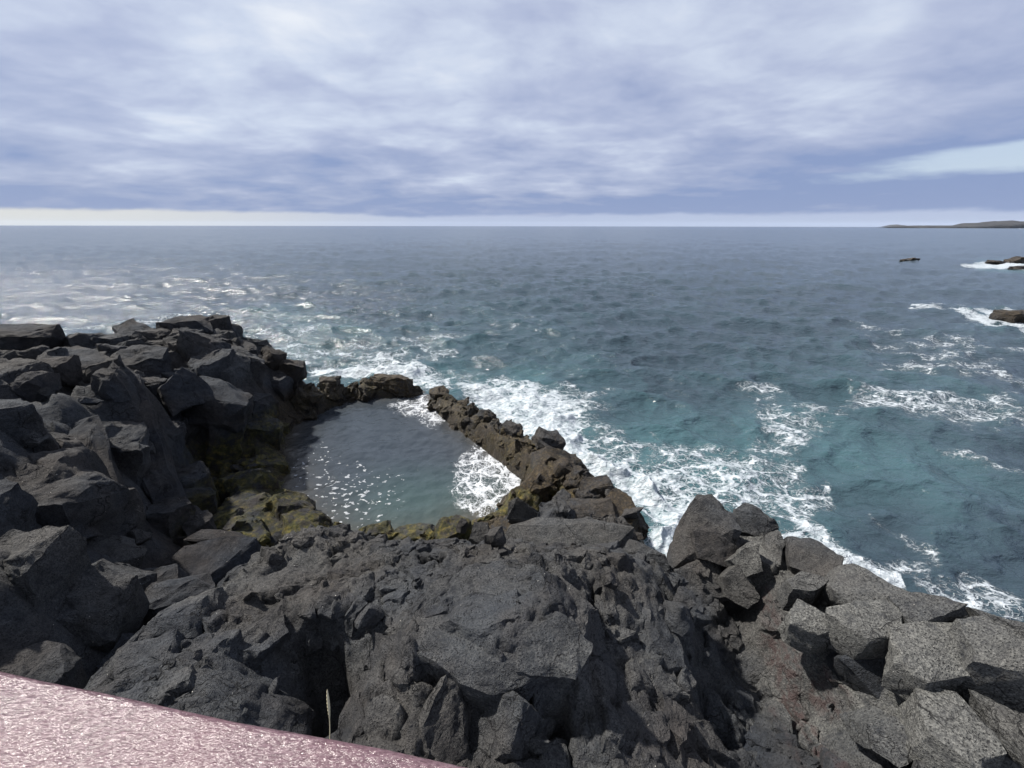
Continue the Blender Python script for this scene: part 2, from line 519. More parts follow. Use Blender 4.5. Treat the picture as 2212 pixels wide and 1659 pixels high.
def rock_mass(name, base, bounds, res, fixed, spacing, rng, attrs, tilt=0.2, off=0.10, upright=0.5, fill=(0.68, 1.02), step=0.06, grain=1.0, big=1.0, zcut=-0.5,
              drop_base=0.12, max_parts=290, extra=None, rubble=0, rubble_size=(0.03, 0.09), tall=1.0, parent=None):
    x0, x1, y0, y1 = bounds
    nx, ny = int((x1 - x0) / res) + 1, int((y1 - y0) / res) + 1
    xs = np.linspace(x0, x1, nx); ys = np.linspace(y0, y1, ny)
    X, Y = np.meshgrid(xs, ys)
    Z = base(X, Y)
    if extra: Z = Z + extra(X, Y)
    Zs = Z.copy()
    for _ in range(3):                    # softened copy for the slopes
        w = max(1, int(0.10 / res))
        Zs = (np.roll(Zs, w, 0) + np.roll(Zs, -w, 0) + np.roll(Zs, w, 1) + np.roll(Zs, -w, 1) + Zs) / 5
    gy, gx = np.gradient(Zs, ys, xs)
    seed = rng.randrange(1000)
    def cell(x, y):
        return min(ny - 1, max(0, int((y - y0) / res))), min(nx - 1, max(0, int((x - x0) / res)))
    S = poisson_seeds(fixed, bounds, spacing, lambda x, y: Z[cell(x, y)] > zcut, rng)
    # bedrock seen in the bottoms of the cracks
    wb = 0.05 * fbm(X, Y, X * 0, 5.0, 3, seed + 78)
    Zb = Z - drop_base + 0.09 * facet2(X + wb, Y - wb, 0.33, seed + 77) + 0.045 * facet2(X - wb, Y + wb, 0.13, seed + 83) + 0.05 * ridged(X, Y, X * 0, 4.0, 4, seed + 79, 0.6)
    idx = np.arange(nx * ny).reshape(ny, nx)
    Fq = np.stack([idx[:-1, :-1], idx[:-1, 1:], idx[1:, 1:], idx[1:, :-1]], -1).reshape(-1, 4)
    keep = (Zb.ravel()[Fq] > zcut - 0.6).any(1)
    Vb = np.stack([X.ravel(), Y.ravel(), Zb.ravel()], 1)
    me = mesh_np(name, Vb, Fq[keep], ROCK)
    tn, ru = attrs(Vb[:, 0], Vb[:, 1], Vb[:, 2])
    set_attrs(me, tn, ru)
    root = link(name, me, parent)
    blocks = []
    for (sx, sy, sr) in S:
        ci, cj = cell(sx, sy)
        cz, cgx, cgy = Zs[ci, cj], gx[ci, cj], gy[ci, cj]
        nrm = np.array([-cgx, -cgy, 1.0]); nrm /= np.linalg.norm(nrm)
        ax = nrm * (1 - upright) + np.array([0, 0, 1.0]) * upright + np.array([rng.gauss(0, tilt), rng.gauss(0, tilt), 0]) * 0.5
        M = frame_to(ax)
        rad = sr * rng.uniform(*fill)
        pts = broken_block(rng, rad, rad * 1.3 * tall + 0.12, rng.uniform(0.8, 1.25), tilt)
        top = np.array([sx, sy, cz]) + nrm * (rng.uniform(-0.7, 1.0) * off * min(1.6, sr / 0.35) ** 0.8)
        T = hull_tris(pts) @ M.T + top
        V, F = cut_faces(T, step)
        blocks.append((V, F, sr))
    nb = len(blocks)
    for _ in range(rubble):               # broken bits lying in the hollows
        sx, sy = rng.uniform(x0 + 0.2, x1 - 0.2), rng.uniform(y0 + 0.2, y1 - 0.2)
        ci, cj = cell(sx, sy)
        if Z[ci, cj] < zcut + 0.4: continue
        r = rng.uniform(*rubble_size) * rng.choice((0.7, 1, 1, 1.6))
        pts = broken_block(rng, r, r * 0.9, rng.uniform(0.7, 1.4), 0.4, 0.8)
        T = hull_tris(pts) @ frame_to((rng.gauss(0, 0.6), rng.gauss(0, 0.6), 1)).T + np.array([sx, sy, Z[ci, cj] + rng.uniform(-0.5, 0.9) * off + 0.3 * r])
        V, F = cut_faces(T, max(step, 0.05), 2)
        blocks.append((V, F, 0))
    allV = np.concatenate([q[0] for q in blocks])
    bid = np.concatenate([np.full(len(q[0]), k) for k, q in enumerate(blocks)])
    allV = weather(allV, seed + 200, grain, big)
    tn, ru = attrs(allV[:, 0], allV[:, 1], allV[:, 2])
    vary = np.array([rng.uniform(-1, 1) for _ in blocks])[bid]
    tn[:, 2] = np.clip(tn[:, 2] * (1 + 0.35 * vary) + 0.03 * np.maximum(vary, 0), 0, 1)
    limit = set(sorted(range(nb), key=lambda q: -blocks[q][2])[:max_parts])
    starts = np.cumsum([0] + [len(q[0]) for q in blocks])
    rest = []
    for q in range(len(blocks)):
        sl = slice(starts[q], starts[q + 1])
        if q not in limit:
            rest.append(q); continue
        v = allV[sl]
        c = np.array([*v[:, :2].mean(0), v[:, 2].max()])
        me = mesh_np('lava_block', v - c, blocks[q][1], ROCK)
        set_attrs(me, tn[sl], ru[sl])
        link('lava_block', me, root, c)
    if rest:
        vs, fs, off_, t_, r_ = [], [], 0, [], []
        for q in rest:
            sl = slice(starts[q], starts[q + 1])
            vs.append(allV[sl]); fs.append(blocks[q][1] + off_); off_ += len(blocks[q][0]); t_.append(tn[sl]); r_.append(ru[sl])
        me = mesh_np('lava_chips', np.concatenate(vs), np.concatenate(fs), ROCK)
        set_attrs(me, np.concatenate(t_), np.concatenate(r_))
        tag(link('lava_chips', me, root), kind='stuff')
    print(name, 'blocks', nb, 'tris', sum(len(q[1]) for q in blocks))
    return root


# ------------------------------------------------------------------ single rocks
def rock_tint(V, moss=0.0, weed=0.0, pale=0.0, rust=0.0, seed=0):
    n = len(V)
    T = np.zeros((n, 3), np.float32)
    nz = 0.5 + 0.5 * vnoise(V[:, 0] * 2, V[:, 1] * 2, V[:, 2] * 2, seed)
    T[:, 0] = moss * (0.5 + nz); T[:, 1] = weed; T[:, 2] = pale
    return np.clip(T, 0, 1), np.full(n, rust, np.float32)

def rock_thing(name, label, V, F, centre, cat='rock', group=None, parent=None, **tint):
    me = mesh_np(name, V, F, ROCK)
    tn, ru = rock_tint(V + centre, seed=int(abs(centre[0] * 100)) % 97, **tint)
    set_attrs(me, tn, ru)
    o = link(name, me, parent, centre)
    if label: tag(o, label, cat, group)
    return o

def hull_rock(label, outline, back, seed, level=5, cat='rock', name='boulder', sharp=30, rough=0.8, flare=1.0, group=None, chips=2, parent=None, **tint):
    """outline: (px, py, z) corners of what the photo shows; back: how far the rock goes on behind and below it"""
    pts = [P(*o) for o in outline]
    mid = np.mean(pts, 0) * np.array([1, 1, 0])
    pts += [mid + (p - mid) * np.array([flare, flare, 1]) + np.array(back) for p in pts]
    pts = np.array(pts)
    c = pts.mean(0)
    rng = random.Random(seed)
    size = float(np.median(np.linalg.norm(pts - c, axis=1)))
    cut = []
    for p in pts - c:                     # corners broken off
        if rng.random() < 0.7:
            for _ in range(rng.choice((2, 3))):
                cut.append(p * rng.uniform(0.82, 1.0) + np.array([rng.gauss(0, 0.09) for _ in range(3)]) * size)
        else:
            cut.append(p)
    V, F = cut_faces(hull_tris(cut), 0.05 if level >= 5 else 0.07, 10)
    V = weather(V + c, seed, grain=rough * 1.1, big=rough) - c
    return rock_thing(name, label, V, F, c, cat, group, parent, **tint)

def boulder(label, px, py, z, dims, seed, rot=(0, 0, 0), level=4, n=10, sharp=24, cat='rock', name='boulder', group=None, rough=1.0, parent=None, at=None, **tint):
    rng = random.Random(seed)
    pts = []
    for sx in (-1, 1):
        for sy in (-1, 1):
            for sz in (-1, 1):
                p = np.array([sx * dims[0] * 0.7, sy * dims[1] * 0.7, sz * dims[2] * 0.7])
                for _ in range(rng.choice((2, 2, 3, 3))):
                    pts.append(p * np.array([rng.uniform(0.5, 1.25) for _ in range(3)]))
    for k in range(3):
        for s_ in (-1, 1):
            p = np.array([rng.gauss(0, 0.25) * d for d in dims]); p[k] = s_ * dims[k] * rng.uniform(0.85, 1.0)
            pts.append(p)
    big = max(dims)
    V, F = cut_faces(hull_tris(pts), max(0.05, big * 0.07), 8)
    from mathutils import Euler
    M = np.array(Euler(rot).to_matrix())
    V = V @ M.T
    c = P(px, py, z) if at is None else np.array(at)
    V = weather((V + c) / max(1.0, big / 0.6), seed, grain=rough, big=rough) * max(1.0, big / 0.6) - c
    return rock_thing(name, label, V, F, c, cat, group, parent, **tint)


# ------------------------------------------------------------------ the shape of the place
def smooth01(x):
    x = np.clip(x, 0, 1)
    return x * x * (3 - 2 * x)

def path_dist(X, Y, pts):
    """distance to a polyline and the interpolated extra columns at the nearest point"""
    best = np.full(X.shape, 9e9); vals = None
    for a, b in zip(pts[:-1], pts[1:]):
        a, b = np.array(a, float), np.array(b, float)
        e = b[:2] - a[:2]
        L2 = max(e @ e, 1e-9)
        tt = np.clip(((X - a[0]) * e[0] + (Y - a[1]) * e[1]) / L2, 0, 1)
        d = np.hypot(X - a[0] - tt * e[0], Y - a[1] - tt * e[1])
        ex = [a[k] + tt * (b[k] - a[k]) for k in range(2, len(a))]
        m = d < best
        if vals is None: vals = [np.array(v) for v in ex]
        else: vals = [np.where(m, v, w) for v, w in zip(ex, vals)]
        best = np.where(m, d, best)
    return best, vals

POOL_PX = [(620, 960), (640, 900), (700, 875), (780, 855), (850, 852), (905, 848), (935, 870), (970, 900), (1040, 945), (1070, 985), (1110, 1015),
           (1150, 1030), (1110, 1075), (1060, 1095), (1000, 1120), (960, 1145), (900, 1160), (780, 1165), (710, 1142), (650, 1105), (622, 1060), (612, 1010)]
POOL = [P(a, b, 0.1)[:2] for a, b in POOL_PX]

def in_poly(X, Y, poly):
    r = np.zeros(X.shape, bool)
    n = len(poly)
    for i in range(n):
        (xa, ya), (xb, yb) = poly[i], poly[(i + 1) % n]
        c = ((ya > Y) != (yb > Y)) & (X < (xb - xa) * (Y - ya) / (yb - ya + 1e-12) + xa)
        r ^= c
    return r

POOL_LOOP = POOL + [POOL[0]]

def steps(polys):
    """ledges and hollows: (outline in print pixels, its height, change of height, width of the edge)"""
    pp = [([P(x, y, z)[:2] for x, y in pts], dh, ew) for pts, z, dh, ew in polys]
    def f(X, Y):
        E = np.zeros(X.shape)
        wx = 0.10 * fbm(X, Y, X * 0, 3.0, 3, 7); wy = 0.10 * fbm(X, Y, X * 0 + 3, 3.0, 3, 8)
        for pts, dh, ew in pp:
            d, _ = path_dist(X + wx, Y + wy, pts + [pts[0]])
            s = np.where(in_poly(X + wx, Y + wy, pts), d, -d)
            E += dh * smooth01(s / ew + 0.5)
        return E
    return f

# --- left cliff and the mossy ledge of the pool
cliff_px = [
    (0, 722, 4.9), (60, 735, 4.7), (100, 750, 4.5), (160, 748, 4.5), (230, 748, 4.4), (300, 735, 4.2), (345, 708, 4.25), (400, 702, 4.15), (455, 700, 4.0),
    (470, 735, 3.8), (520, 772, 3.3), (560, 775, 2.8), (600, 772, 2.5), (645, 815, 1.6),
    (50, 800, 4.65), (150, 790, 4.4), (250, 790, 4.3), (330, 800, 4.1), (400, 780, 4.05), (440, 750, 3.95), (30, 900, 4.6), (80, 860, 4.55), (30, 840, 4.7),
    (230, 830, 4.2), (290, 850, 4.0), (340, 830, 3.95), (100, 910, 4.3), (0, 980, 4.5), (170, 880, 4.25),
    (150, 1000, 3.75), (280, 1000, 2.64), (330, 1080, 1.94), (400, 1150, 1.2), (370, 900, 2.7), (420, 960, 1.5), (380, 1060, 1.3), (430, 860, 2.7), (500, 850, 2.6), (520, 800, 3.05),
    (560, 880, 1.6), (600, 830, 1.7), (600, 900, 0.8), (640, 870, 0.7), (480, 930, 1.6), (470, 1000, 1.0),
    (640, 905, .35), (612, 960, .3), (605, 1050, .25), (640, 1100, .25), (700, 1135, .3), (560, 1000, .75), (500, 1050, .9), (460, 1100, .95), (600, 1140, .7), (540, 1130, .9), (480, 1170, .9), (560, 1080, .85),
    (440, 1080, .75), (430, 1020, 1.0),
    (50, 1010, 4.2), (130, 1015, 4.0), (170, 1050, 3.75), (0, 1050, 4.3), (150, 1150, 3.15), (250, 1200, 2.75), (60, 1100, 3.7), (250, 1100, 2.6), (300, 1200, 2.05), (350, 1250, 1.8), (420, 1230, 1.6), (450, 1180, .85),
    (90, 1205, 4.0), (60, 1250, 4.1), (190, 1250, 3.6), (20, 1300, 4.25), (150, 1350, 3.45), (200, 1400, 3.25), (60, 1400, 3.75), (240, 1330, 3.0),
    (300, 1290, 2.1), (280, 1350, 2.5), (220, 1440, 3.0), (560, 1190, .6), (520, 1230, 1.1), (480, 1280, 1.5)]
cliff_pts = [tuple(P(*c)) for c in cliff_px]
cliff_pts += [(-16, 19, -.8), (-13, 19.3, -1.2), (-18.5, 17, -.5), (-20, 14.5, -.6), (-11, 18.6, -1.2), (-23, 12, -1), (-24, 8, 1), (-9.9, 18.0, -.9), (-8.5, 18.4, -1.3),
              (-18, 9, 4.6), (-16, 6, 4.8), (-12, 4, 4.6), (-9, 3, 4.4), (-7.6, 2.5, 4.3), (-3.5, 5.2, 1.2), (-4.3, 3.6, 2.6), (-3.6, 2, 3.2),
              (-7.4, 13.5, -.7), (-6.5, 12, -.8), (-6.5, 10, -.8), (-5, 9, -.6), (-7, 15.5, -.8), (-6, 17, -1.2), (-4, 12, -1.5), (-3, 8, -.3)]
cliff_fn = tps(cliff_pts, 0.01)

def cliff_base(X, Y):
    d, _ = path_dist(X, Y, POOL_LOOP)
    return np.clip(cliff_fn(X, Y) - 2.0 * np.where(in_poly(X, Y, POOL), smooth01((d - 0.1) / 0.5), 0), -2.0, 5.2)

def cliff_attr(x, y, z):
    n = 0.5 + 0.5 * fbm(x, y, z, 0.9, 3, 5)
    d, _ = path_dist(x, y, POOL_LOOP)
    low = smooth01((1.9 - z) / 0.7)
    near = smooth01((3.2 - d) / 1.6)
    moss = 1.0 * low * near * (0.35 + 0.9 * n) * (y < 14.0)
    weed = smooth01((0.75 - z) / 0.5) * smooth01((1.3 - d) / 0.8) * 0.9
    weed = np.maximum(weed, smooth01((1.6 - z) / 0.6) * (y > 12.5) * 0.8)
    pale = np.clip(0.14 + 0.22 * n, 0, 1) * smooth01((z - 1.2) / 1.5)  # dry crust, its paleness higher up also painting highlights on the ledges
    return np.stack([np.clip(moss, 0, 1), np.clip(weed, 0, 1), pale], 1), np.zeros(len(x))

def fixed_from(px, r):
    return [(*P(a, b, c)[:2], r) for a, b, c in px]

rng = random.Random(11)
cl_fixed = fixed_from([(30, 740, 4.8), (160, 760, 4.5), (285, 765, 4.25), (400, 720, 4.1), (440, 760, 3.9), (490, 790, 3.3), (590, 790, 2.5),
                       (260, 900, 3.7), (340, 960, 2.8), (270, 1010, 2.6), (360, 1060, 1.6), (470, 860, 2.7), (540, 830, 2.6), (60, 1060, 3.9), (150, 1090, 3.5), (220, 1150, 3.0), (90, 1230, 4.0), (180, 1280, 3.6)], 0.8)
def cl_spacing(x, y):
    return 0.75 if (x > -10.2 and y > 7) else 1.05
CL_STEPS = steps([
    ([(0, 990), (60, 985), (95, 1005), (100, 1040), (20, 1050)], 4.2, .30, .08),
    ([(100, 1020), (165, 1005), (178, 1040), (120, 1060)], 4.0, .25, .08),
    ([(40, 1240), (95, 1190), (110, 1230), (60, 1280), (0, 1310), (0, 1270)], 4.1, .30, .08),
    ([(110, 1250), (190, 1235), (215, 1270), (130, 1290)], 3.7, .22, .08),
    ([(225, 830), (320, 830), (345, 850), (300, 875), (240, 860)], 4.15, .25, .08),
    ([(150, 800), (215, 795), (215, 830), (160, 835)], 4.4, .25, .08),
    ([(130, 880), (240, 880), (225, 915), (120, 920)], 4.2, .22, .08),
    ([(0, 800), (60, 800), (70, 830), (0, 850)], 4.7, .35, .08),
    ([(330, 905), (420, 890), (450, 960), (400, 1000), (350, 970)], 2.2, -.9, .5),
    ([(230, 1290), (330, 1320), (300, 1420), (230, 1380)], 2.5, -.5, .3),
    ([(440, 1030), (530, 940), (545, 950), (460, 1080), (440, 1090)], 1.0, -.35, .15),
    ([(430, 1085), (460, 1080), (455, 1170), (435, 1160)], .9, -.4, .15)])
CLIFF = rock_mass('cliff', cliff_base, (-21, -3.0, 2.0, 18.6), 0.09, cl_fixed, cl_spacing, rng, cliff_attr, tilt=0.15, off=0.17, upright=0.75, step=0.14, grain=1.3, big=1.6,
                  drop_base=0.18, extra=CL_STEPS, tall=1.7, fill=(0.78, 1.15), rubble=160, rubble_size=(0.08, 0.18))
tag(CLIFF, kind='structure')
for q, (outl, bk) in enumerate([
        ([(235, 838, 4.15), (340, 836, 3.9), (392, 1120, 1.4), (330, 1090, 1.85), (265, 1010, 2.6)], (-1.2, 0.7, -0.5)),
        ([(100, 912, 4.25), (228, 905, 4.05), (262, 1010, 2.75), (300, 1110, 2.1), (235, 1150, 2.85), (140, 1000, 3.75)], (-1.2, 0.7, -0.5)),
        ([(-20, 1005, 4.25), (85, 1000, 4.15), (128, 1018, 3.95), (172, 1052, 3.7), (215, 1170, 3.0), (120, 1200, 3.2), (-20, 1200, 3.6)], (-0.9, 0.5, -0.6)),
        ([(360, 905, 2.9), (440, 870, 2.9), (455, 840, 3.1), (400, 800, 3.9), (345, 840, 3.7)], (-1.2, 0.8, -0.6))]):
    hull_rock(None, outl, bk, 210 + q, level=4, name='lava_block', rough=1.2, parent=CLIFF, pale=0.06)

# --- foreground outcrop below the platform
out_px = [
    (200, 1470, 4.15), (250, 1445, 4.15), (300, 1390, 4.0), (400, 1315, 3.75), (480, 1262, 3.6), (560, 1205, 3.4), (620, 1168, 3.35), (700, 1148, 3.35), (760, 1148, 3.35),
    (800, 1172, 3.45), (900, 1180, 3.6), (1000, 1182, 3.7), (1100, 1188, 3.75), (1250, 1185, 3.75), (1350, 1190, 3.65), (1400, 1205, 3.5), (1440, 1245, 3.2), (1480, 1290, 3.0),
    (950, 1250, 4.0), (1200, 1240, 4.05), (900, 1370, 4.25), (1200, 1400, 4.3), (1050, 1320, 4.2), (1230, 1300, 4.2), (1050, 1420, 4.3), (950, 1240, 4.0),
    (1050, 1490, 3.85), (980, 1500, 3.85), (900, 1620, 3.95), (1300, 1600, 3.75), (1310, 1430, 3.65), (1400, 1350, 3.55), (1500, 1390, 3.0), (1550, 1550, 2.9), (1450, 1500, 3.4), (1300, 1350, 3.75),
    (1400, 1280, 3.65), (1330, 1260, 3.85), (1200, 1530, 3.8), (1400, 1600, 3.6), (1500, 1640, 3.2), (1560, 1450, 2.6), (1600, 1600, 2.5),
    (600, 1300, 3.8), (500, 1400, 4.05), (700, 1330, 3.9), (700, 1490, 3.2), (640, 1440, 3.55), (800, 1480, 3.85), (760, 1600, 3.75), (800, 1280, 3.8), (700, 1230, 3.6), (600, 1230, 3.55),
    (450, 1350, 3.9), (680, 1560, 3.3), (840, 1420, 4.0), (400, 1420, 4.15), (300, 1480, 4.25), (560, 1500, 4.0), (850, 1560, 3.9), (1100, 1600, 3.85)]
out_pts = [tuple(P(*c)) for c in out_px]
out_pts += [(0, 0.4, 3.9), (-1.5, 0.4, 3.9), (1.6, 0.4, 3.6), (-3.2, .8, 4.2), (2.6, .6, 3.0),
            (-5.0, 1.6, 2.6), (-5.0, 3.4, 1.4), (-4.3, 5.0, .8), (-3.2, 6.1, .6), (-2.2, 6.4, .9), (-1, 6.2, 1.3), (0, 6.0, 1.5), (1.2, 6.0, 1.4), (2.2, 5.6, .8), (2.9, 5.0, 0.6),
            (3.4, 3.8, 1.5), (3.3, 2.2, 2.3), (0, 7.4, .1), (-3, 7.4, -.4), (2.6, 6.8, -.8)]
out_fn = tps(out_pts, 0.004)
def out_base(X, Y):
    return np.clip(out_fn(X, Y), -1.2, 4.5)
def out_attr(x, y, z):
    n = 0.5 + 0.5 * fbm(x, y, z, 1.4, 3, 15)
    pale = np.clip(0.22 + 0.35 * (n - 0.4), 0, 1)
    return np.stack([x * 0, x * 0, pale], 1), np.zeros(len(x))
o_fixed = fixed_from([(1050, 1330, 4.2)], 0.62) + fixed_from([(960, 1250, 4.0), (1200, 1300, 4.15), (1180, 1390, 4.3), (930, 1400, 4.25), (1080, 1560, 3.85), (960, 1560, 3.9), (560, 1370, 4.0), (450, 1390, 4.1)], 0.42) \
    + fixed_from([(1330, 1560, 3.7), (1420, 1560, 3.55), (1250, 1560, 3.75), (1380, 1460, 3.5), (1300, 1480, 3.65), (1400, 1640, 3.5), (860, 1450, 3.95), (780, 1390, 3.9), (830, 1560, 3.85)], 0.26)
rng = random.Random(5)
def out_spacing(x, y):
    return 0.26 if y > 4.2 else 0.36
OUT_STEPS = steps([
    ([(640, 1420), (690, 1365), (735, 1430), (735, 1560), (690, 1600), (640, 1540)], 3.6, -.55, .12),
    ([(905, 1490), (950, 1415), (990, 1470), (975, 1500)], 3.95, -.38, .06),
    ([(1075, 1448), (1150, 1442), (1160, 1500), (1080, 1505)], 3.95, -.30, .06),
    ([(1190, 1520), (1216, 1515), (1222, 1650), (1190, 1640)], 3.8, -.40, .06),
    ([(1262, 1270), (1300, 1255), (1310, 1310), (1268, 1330)], 3.9, -.25, .08),
    ([(880, 1500), (1060, 1480), (1080, 1500), (1010, 1560), (900, 1640), (870, 1600)], 3.9, .10, .05),
    ([(915, 1185), (960, 1200), (955, 1225), (915, 1215)], 3.8, -.30, .08),
    ([(500, 1380), (560, 1350), (590, 1380), (540, 1430)], 4.0, .12, .06),
    ([(400, 1320), (470, 1300), (500, 1330), (440, 1380)], 3.85, .12, .06),
    ([(1225, 1440), (1270, 1425), (1280, 1520), (1235, 1520)], 3.9, .14, .05),
    ([(1500, 1480), (1560, 1440), (1600, 1560), (1560, 1620)], 2.9, -.35, .2)])
OUTCROP = rock_mass('lava_outcrop', out_base, (-5.0, 3.4, 0.5, 7.4), 0.028, o_fixed, out_spacing, rng, out_attr, tilt=0.20, off=0.06, upright=0.35, step=0.052, grain=1.15, big=1.2,
                    drop_base=0.045, extra=OUT_STEPS, rubble=160, rubble_size=(0.025, 0.06))
tag(OUTCROP, kind='structure')
hull_rock(None, [(888, 1400, 4.20), (905, 1330, 4.18), (935, 1258, 4.14), (1010, 1225, 4.12), (1100, 1212, 4.1), (1235, 1235, 4.1), (1262, 1300, 4.12), (1255, 1340, 4.15), (1200, 1430, 4.22), (1130, 1436, 4.23), (1050, 1440, 4.24), (960, 1410, 4.22)],
          (0, 0.02, -0.5), 201, level=6, name='lava_block', rough=1.25, flare=1.2, parent=OUTCROP, pale=0.32)

# --- ridge on the right
rid_px = [
    (1480, 1240, 2.7), (1560, 1250, 2.9), (1500, 1170, 3.2), (1600, 1130, 3.2), (1660, 1130, 3.2), (1700, 1160, 3.4), (1750, 1195, 3.6), (1808, 1232, 3.8), (1950, 1285, 4.15), (2000, 1295, 4.25), (2100, 1315, 4.35), (2212, 1365, 4.5),
    (1650, 1220, 3.3), (1700, 1260, 3.5), (1800, 1330, 3.75), (2000, 1400, 4.1), (2150, 1400, 4.3), (1870, 1430, 3.55), (2000, 1540, 3.75), (2100, 1560, 3.9), (2200, 1640, 4.0), (1900, 1590, 3.4),
    (1600, 1320, 2.75), (1680, 1380, 2.8), (1760, 1450, 2.95), (1820, 1520, 3.1), (1700, 1500, 2.75), (1780, 1620, 3.0), (1640, 1430, 2.5), (1650, 1560, 2.55), (1700, 1650, 2.7), (1560, 1300, 2.4), (1900, 1650, 3.35), (2050, 1650, 3.7)]
rid_pts = [tuple(P(*c)) for c in rid_px]
rid_pts += [(2.2, 5.2, .2), (2.2, 4.2, 1.2), (3.0, 6.6, -.6), (4.0, 6.4, -.6), (4.9, 5.2, -.6), (5.3, 4.4, -.3), (6.0, 3.8, 0), (6.8, 2.8, .8), (2.3, 3, 1.9), (2.2, 2, 2.2), (2.3, 1, 2.4), (3, .6, 3.0), (5, 1.0, 4.3), (7, 1, 3)]
rid_fn = tps(rid_pts, 0.004)
def rid_base(X, Y):
    return np.clip(rid_fn(X, Y) - 0.45 * smooth01((X - 2.9) / 0.6), -1.5, 4.6)
RUST_LINE = [tuple(P(*q)[:2]) for q in [(1640, 1300, 2.7), (1665, 1345, 2.8), (1700, 1390, 2.85), (1740, 1470, 2.9), (1790, 1560, 3.0), (1830, 1655, 3.1)]]
RUST_LINE2 = [tuple(P(*q)[:2]) for q in [(1770, 1450, 2.95), (1830, 1500, 3.1)]]
RUST_LINE3 = [tuple(P(*q)[:2]) for q in [(1680, 1500, 2.75), (1720, 1590, 2.85), (1745, 1640, 2.9)]]
def rid_attr(x, y, z):
    n = 0.5 + 0.5 * fbm(x, y, z, 1.7, 3, 25)
    rust = 0
    for L, w in ((RUST_LINE, .13), (RUST_LINE2, .10), (RUST_LINE3, .07)):
        d, _ = path_dist(x, y, L)
        rust = np.maximum(rust, smooth01((w - d) / 0.12))
    rust = rust * (0.5 + n)
    right = smooth01((x - 2.6) / 1.2)
    pale = np.clip(right * (0.35 + 0.5 * n), 0, 1)
    return np.stack([x * 0, x * 0, pale], 1), np.clip(rust, 0, 1)
rng = random.Random(21)
RIDGE = rock_mass('rock_ridge', rid_base, (2.2, 7.0, 0.6, 6.8), 0.035, [], lambda x, y: 0.26 if x < 3.4 else 0.33, rng, rid_attr, tilt=0.2, off=0.07, step=0.05,
                  drop_base=0.05, rubble=120, rubble_size=(0.02, 0.06))
tag(RIDGE, kind='structure')

# --- natural rock walls that close the pool off from the sea
def wall_pts(px):
    return [(*P(a, b, c)[:2], c, w) for a, b, c, w in px]
W1 = wall_pts([(945, 855, .5, .5), (980, 868, .75, .7), (1030, 892, .85, .75), (1085, 920, .95, .8), (1130, 948, 1.0, .8), (1180, 980, 1.05, .8), (1220, 1020, 1.05, .8), (1275, 1050, 1.4, 1.0), (1330, 1090, 1.6, .9), (1345, 1140, 1.8, .8)])
W2 = wall_pts([(1200, 1010, 1.1, .5), (1170, 1040, 1.1, .55), (1125, 1075, 1.0, .5), (1070, 1105, .9, .45), (1010, 1135, .8, .45), (940, 1158, .6, .4), (870, 1160, .5, .35), (800, 1162, .45, .4), (740, 1160, .5, .5), (640, 1160, .6, .6)])
W3 = wall_pts([(880, 834, .55, .5), (850, 828, .7, .6), (800, 828, .7, .6), (750, 836, .65, .5), (700, 838, .95, .6), (650, 845, 1.2, .7)])
W4 = wall_pts([(1100, 1150, 1.5, .8), (1180, 1135, 1.8, 1.1), (1300, 1140, 1.95, 1.1), (1340, 1150, 1.95, .7)])
def wall_fn(paths):
    def f(X, Y):
        Z = np.full(X.shape, -2.0)
        for p in paths:
            d, (h, w) = path_dist(X, Y, p)
            Z = np.maximum(Z, h - (h + 0.7) * (d / (w * 1.25)) ** 2.6)
        return np.maximum(Z, -2.0)
    return f
def wall_attr(x, y, z):
    n = 0.5 + 0.5 * fbm(x, y, z, 1.6, 3, 35)
    d2, (h2, w2) = path_dist(x, y, W2)
    m2 = smooth01((0.9 - d2) / 0.5)
    weed = np.clip(0.75 + 0.5 * (n - 0.5), 0, 1) * smooth01((1.75 - z) / 0.5)
    moss = m2 * np.clip(0.3 + 1.3 * n, 0, 1) * smooth01((1.3 - z) / 0.5) * (y < 10.5)
    moss = moss + 0.25 * n * (z < 1.2)
    pale = 0.25 * smooth01((z - 1.2) / 0.5)
    return np.stack([np.clip(moss, 0, 1), weed, pale], 1), np.zeros(len(x))
rng = random.Random(31)
kw = dict(tilt=0.25, off=0.14, upright=0.35, step=0.06, grain=2.2, big=2.6, drop_base=0.10, rubble=160, rubble_size=(0.05, 0.14))
bx = lambda ps, m: (min(p[0] for q in ps for p in q) - m, max(p[0] for q in ps for p in q) + m, min(p[1] for q in ps for p in q) - m, max(p[1] for q in ps for p in q) + m)
o = rock_mass('rock_wall', wall_fn([W1]), bx([W1], 1.6), 0.08, [], lambda x, y: 0.5, rng, wall_attr, **kw)
tag(o, 'long weedy rock wall running between the pool and the foaming sea', 'rock wall')
o = rock_mass('rock_wall', wall_fn([W3]), bx([W3], 1.4), 0.08, [], lambda x, y: 0.45, rng, wall_attr, **kw)
tag(o, 'short brown rock wall across the far end of the pool below the cliff', 'rock wall')
o = rock_mass('pool_rim', wall_fn([W2, W4]), bx([W2, W4], 1.4), 0.07, [], lambda x, y: 0.5, rng, wall_attr, **kw)
tag(o, 'low curving rim of mossy yellow and brown rock on the near side of the pool', 'rock rim')

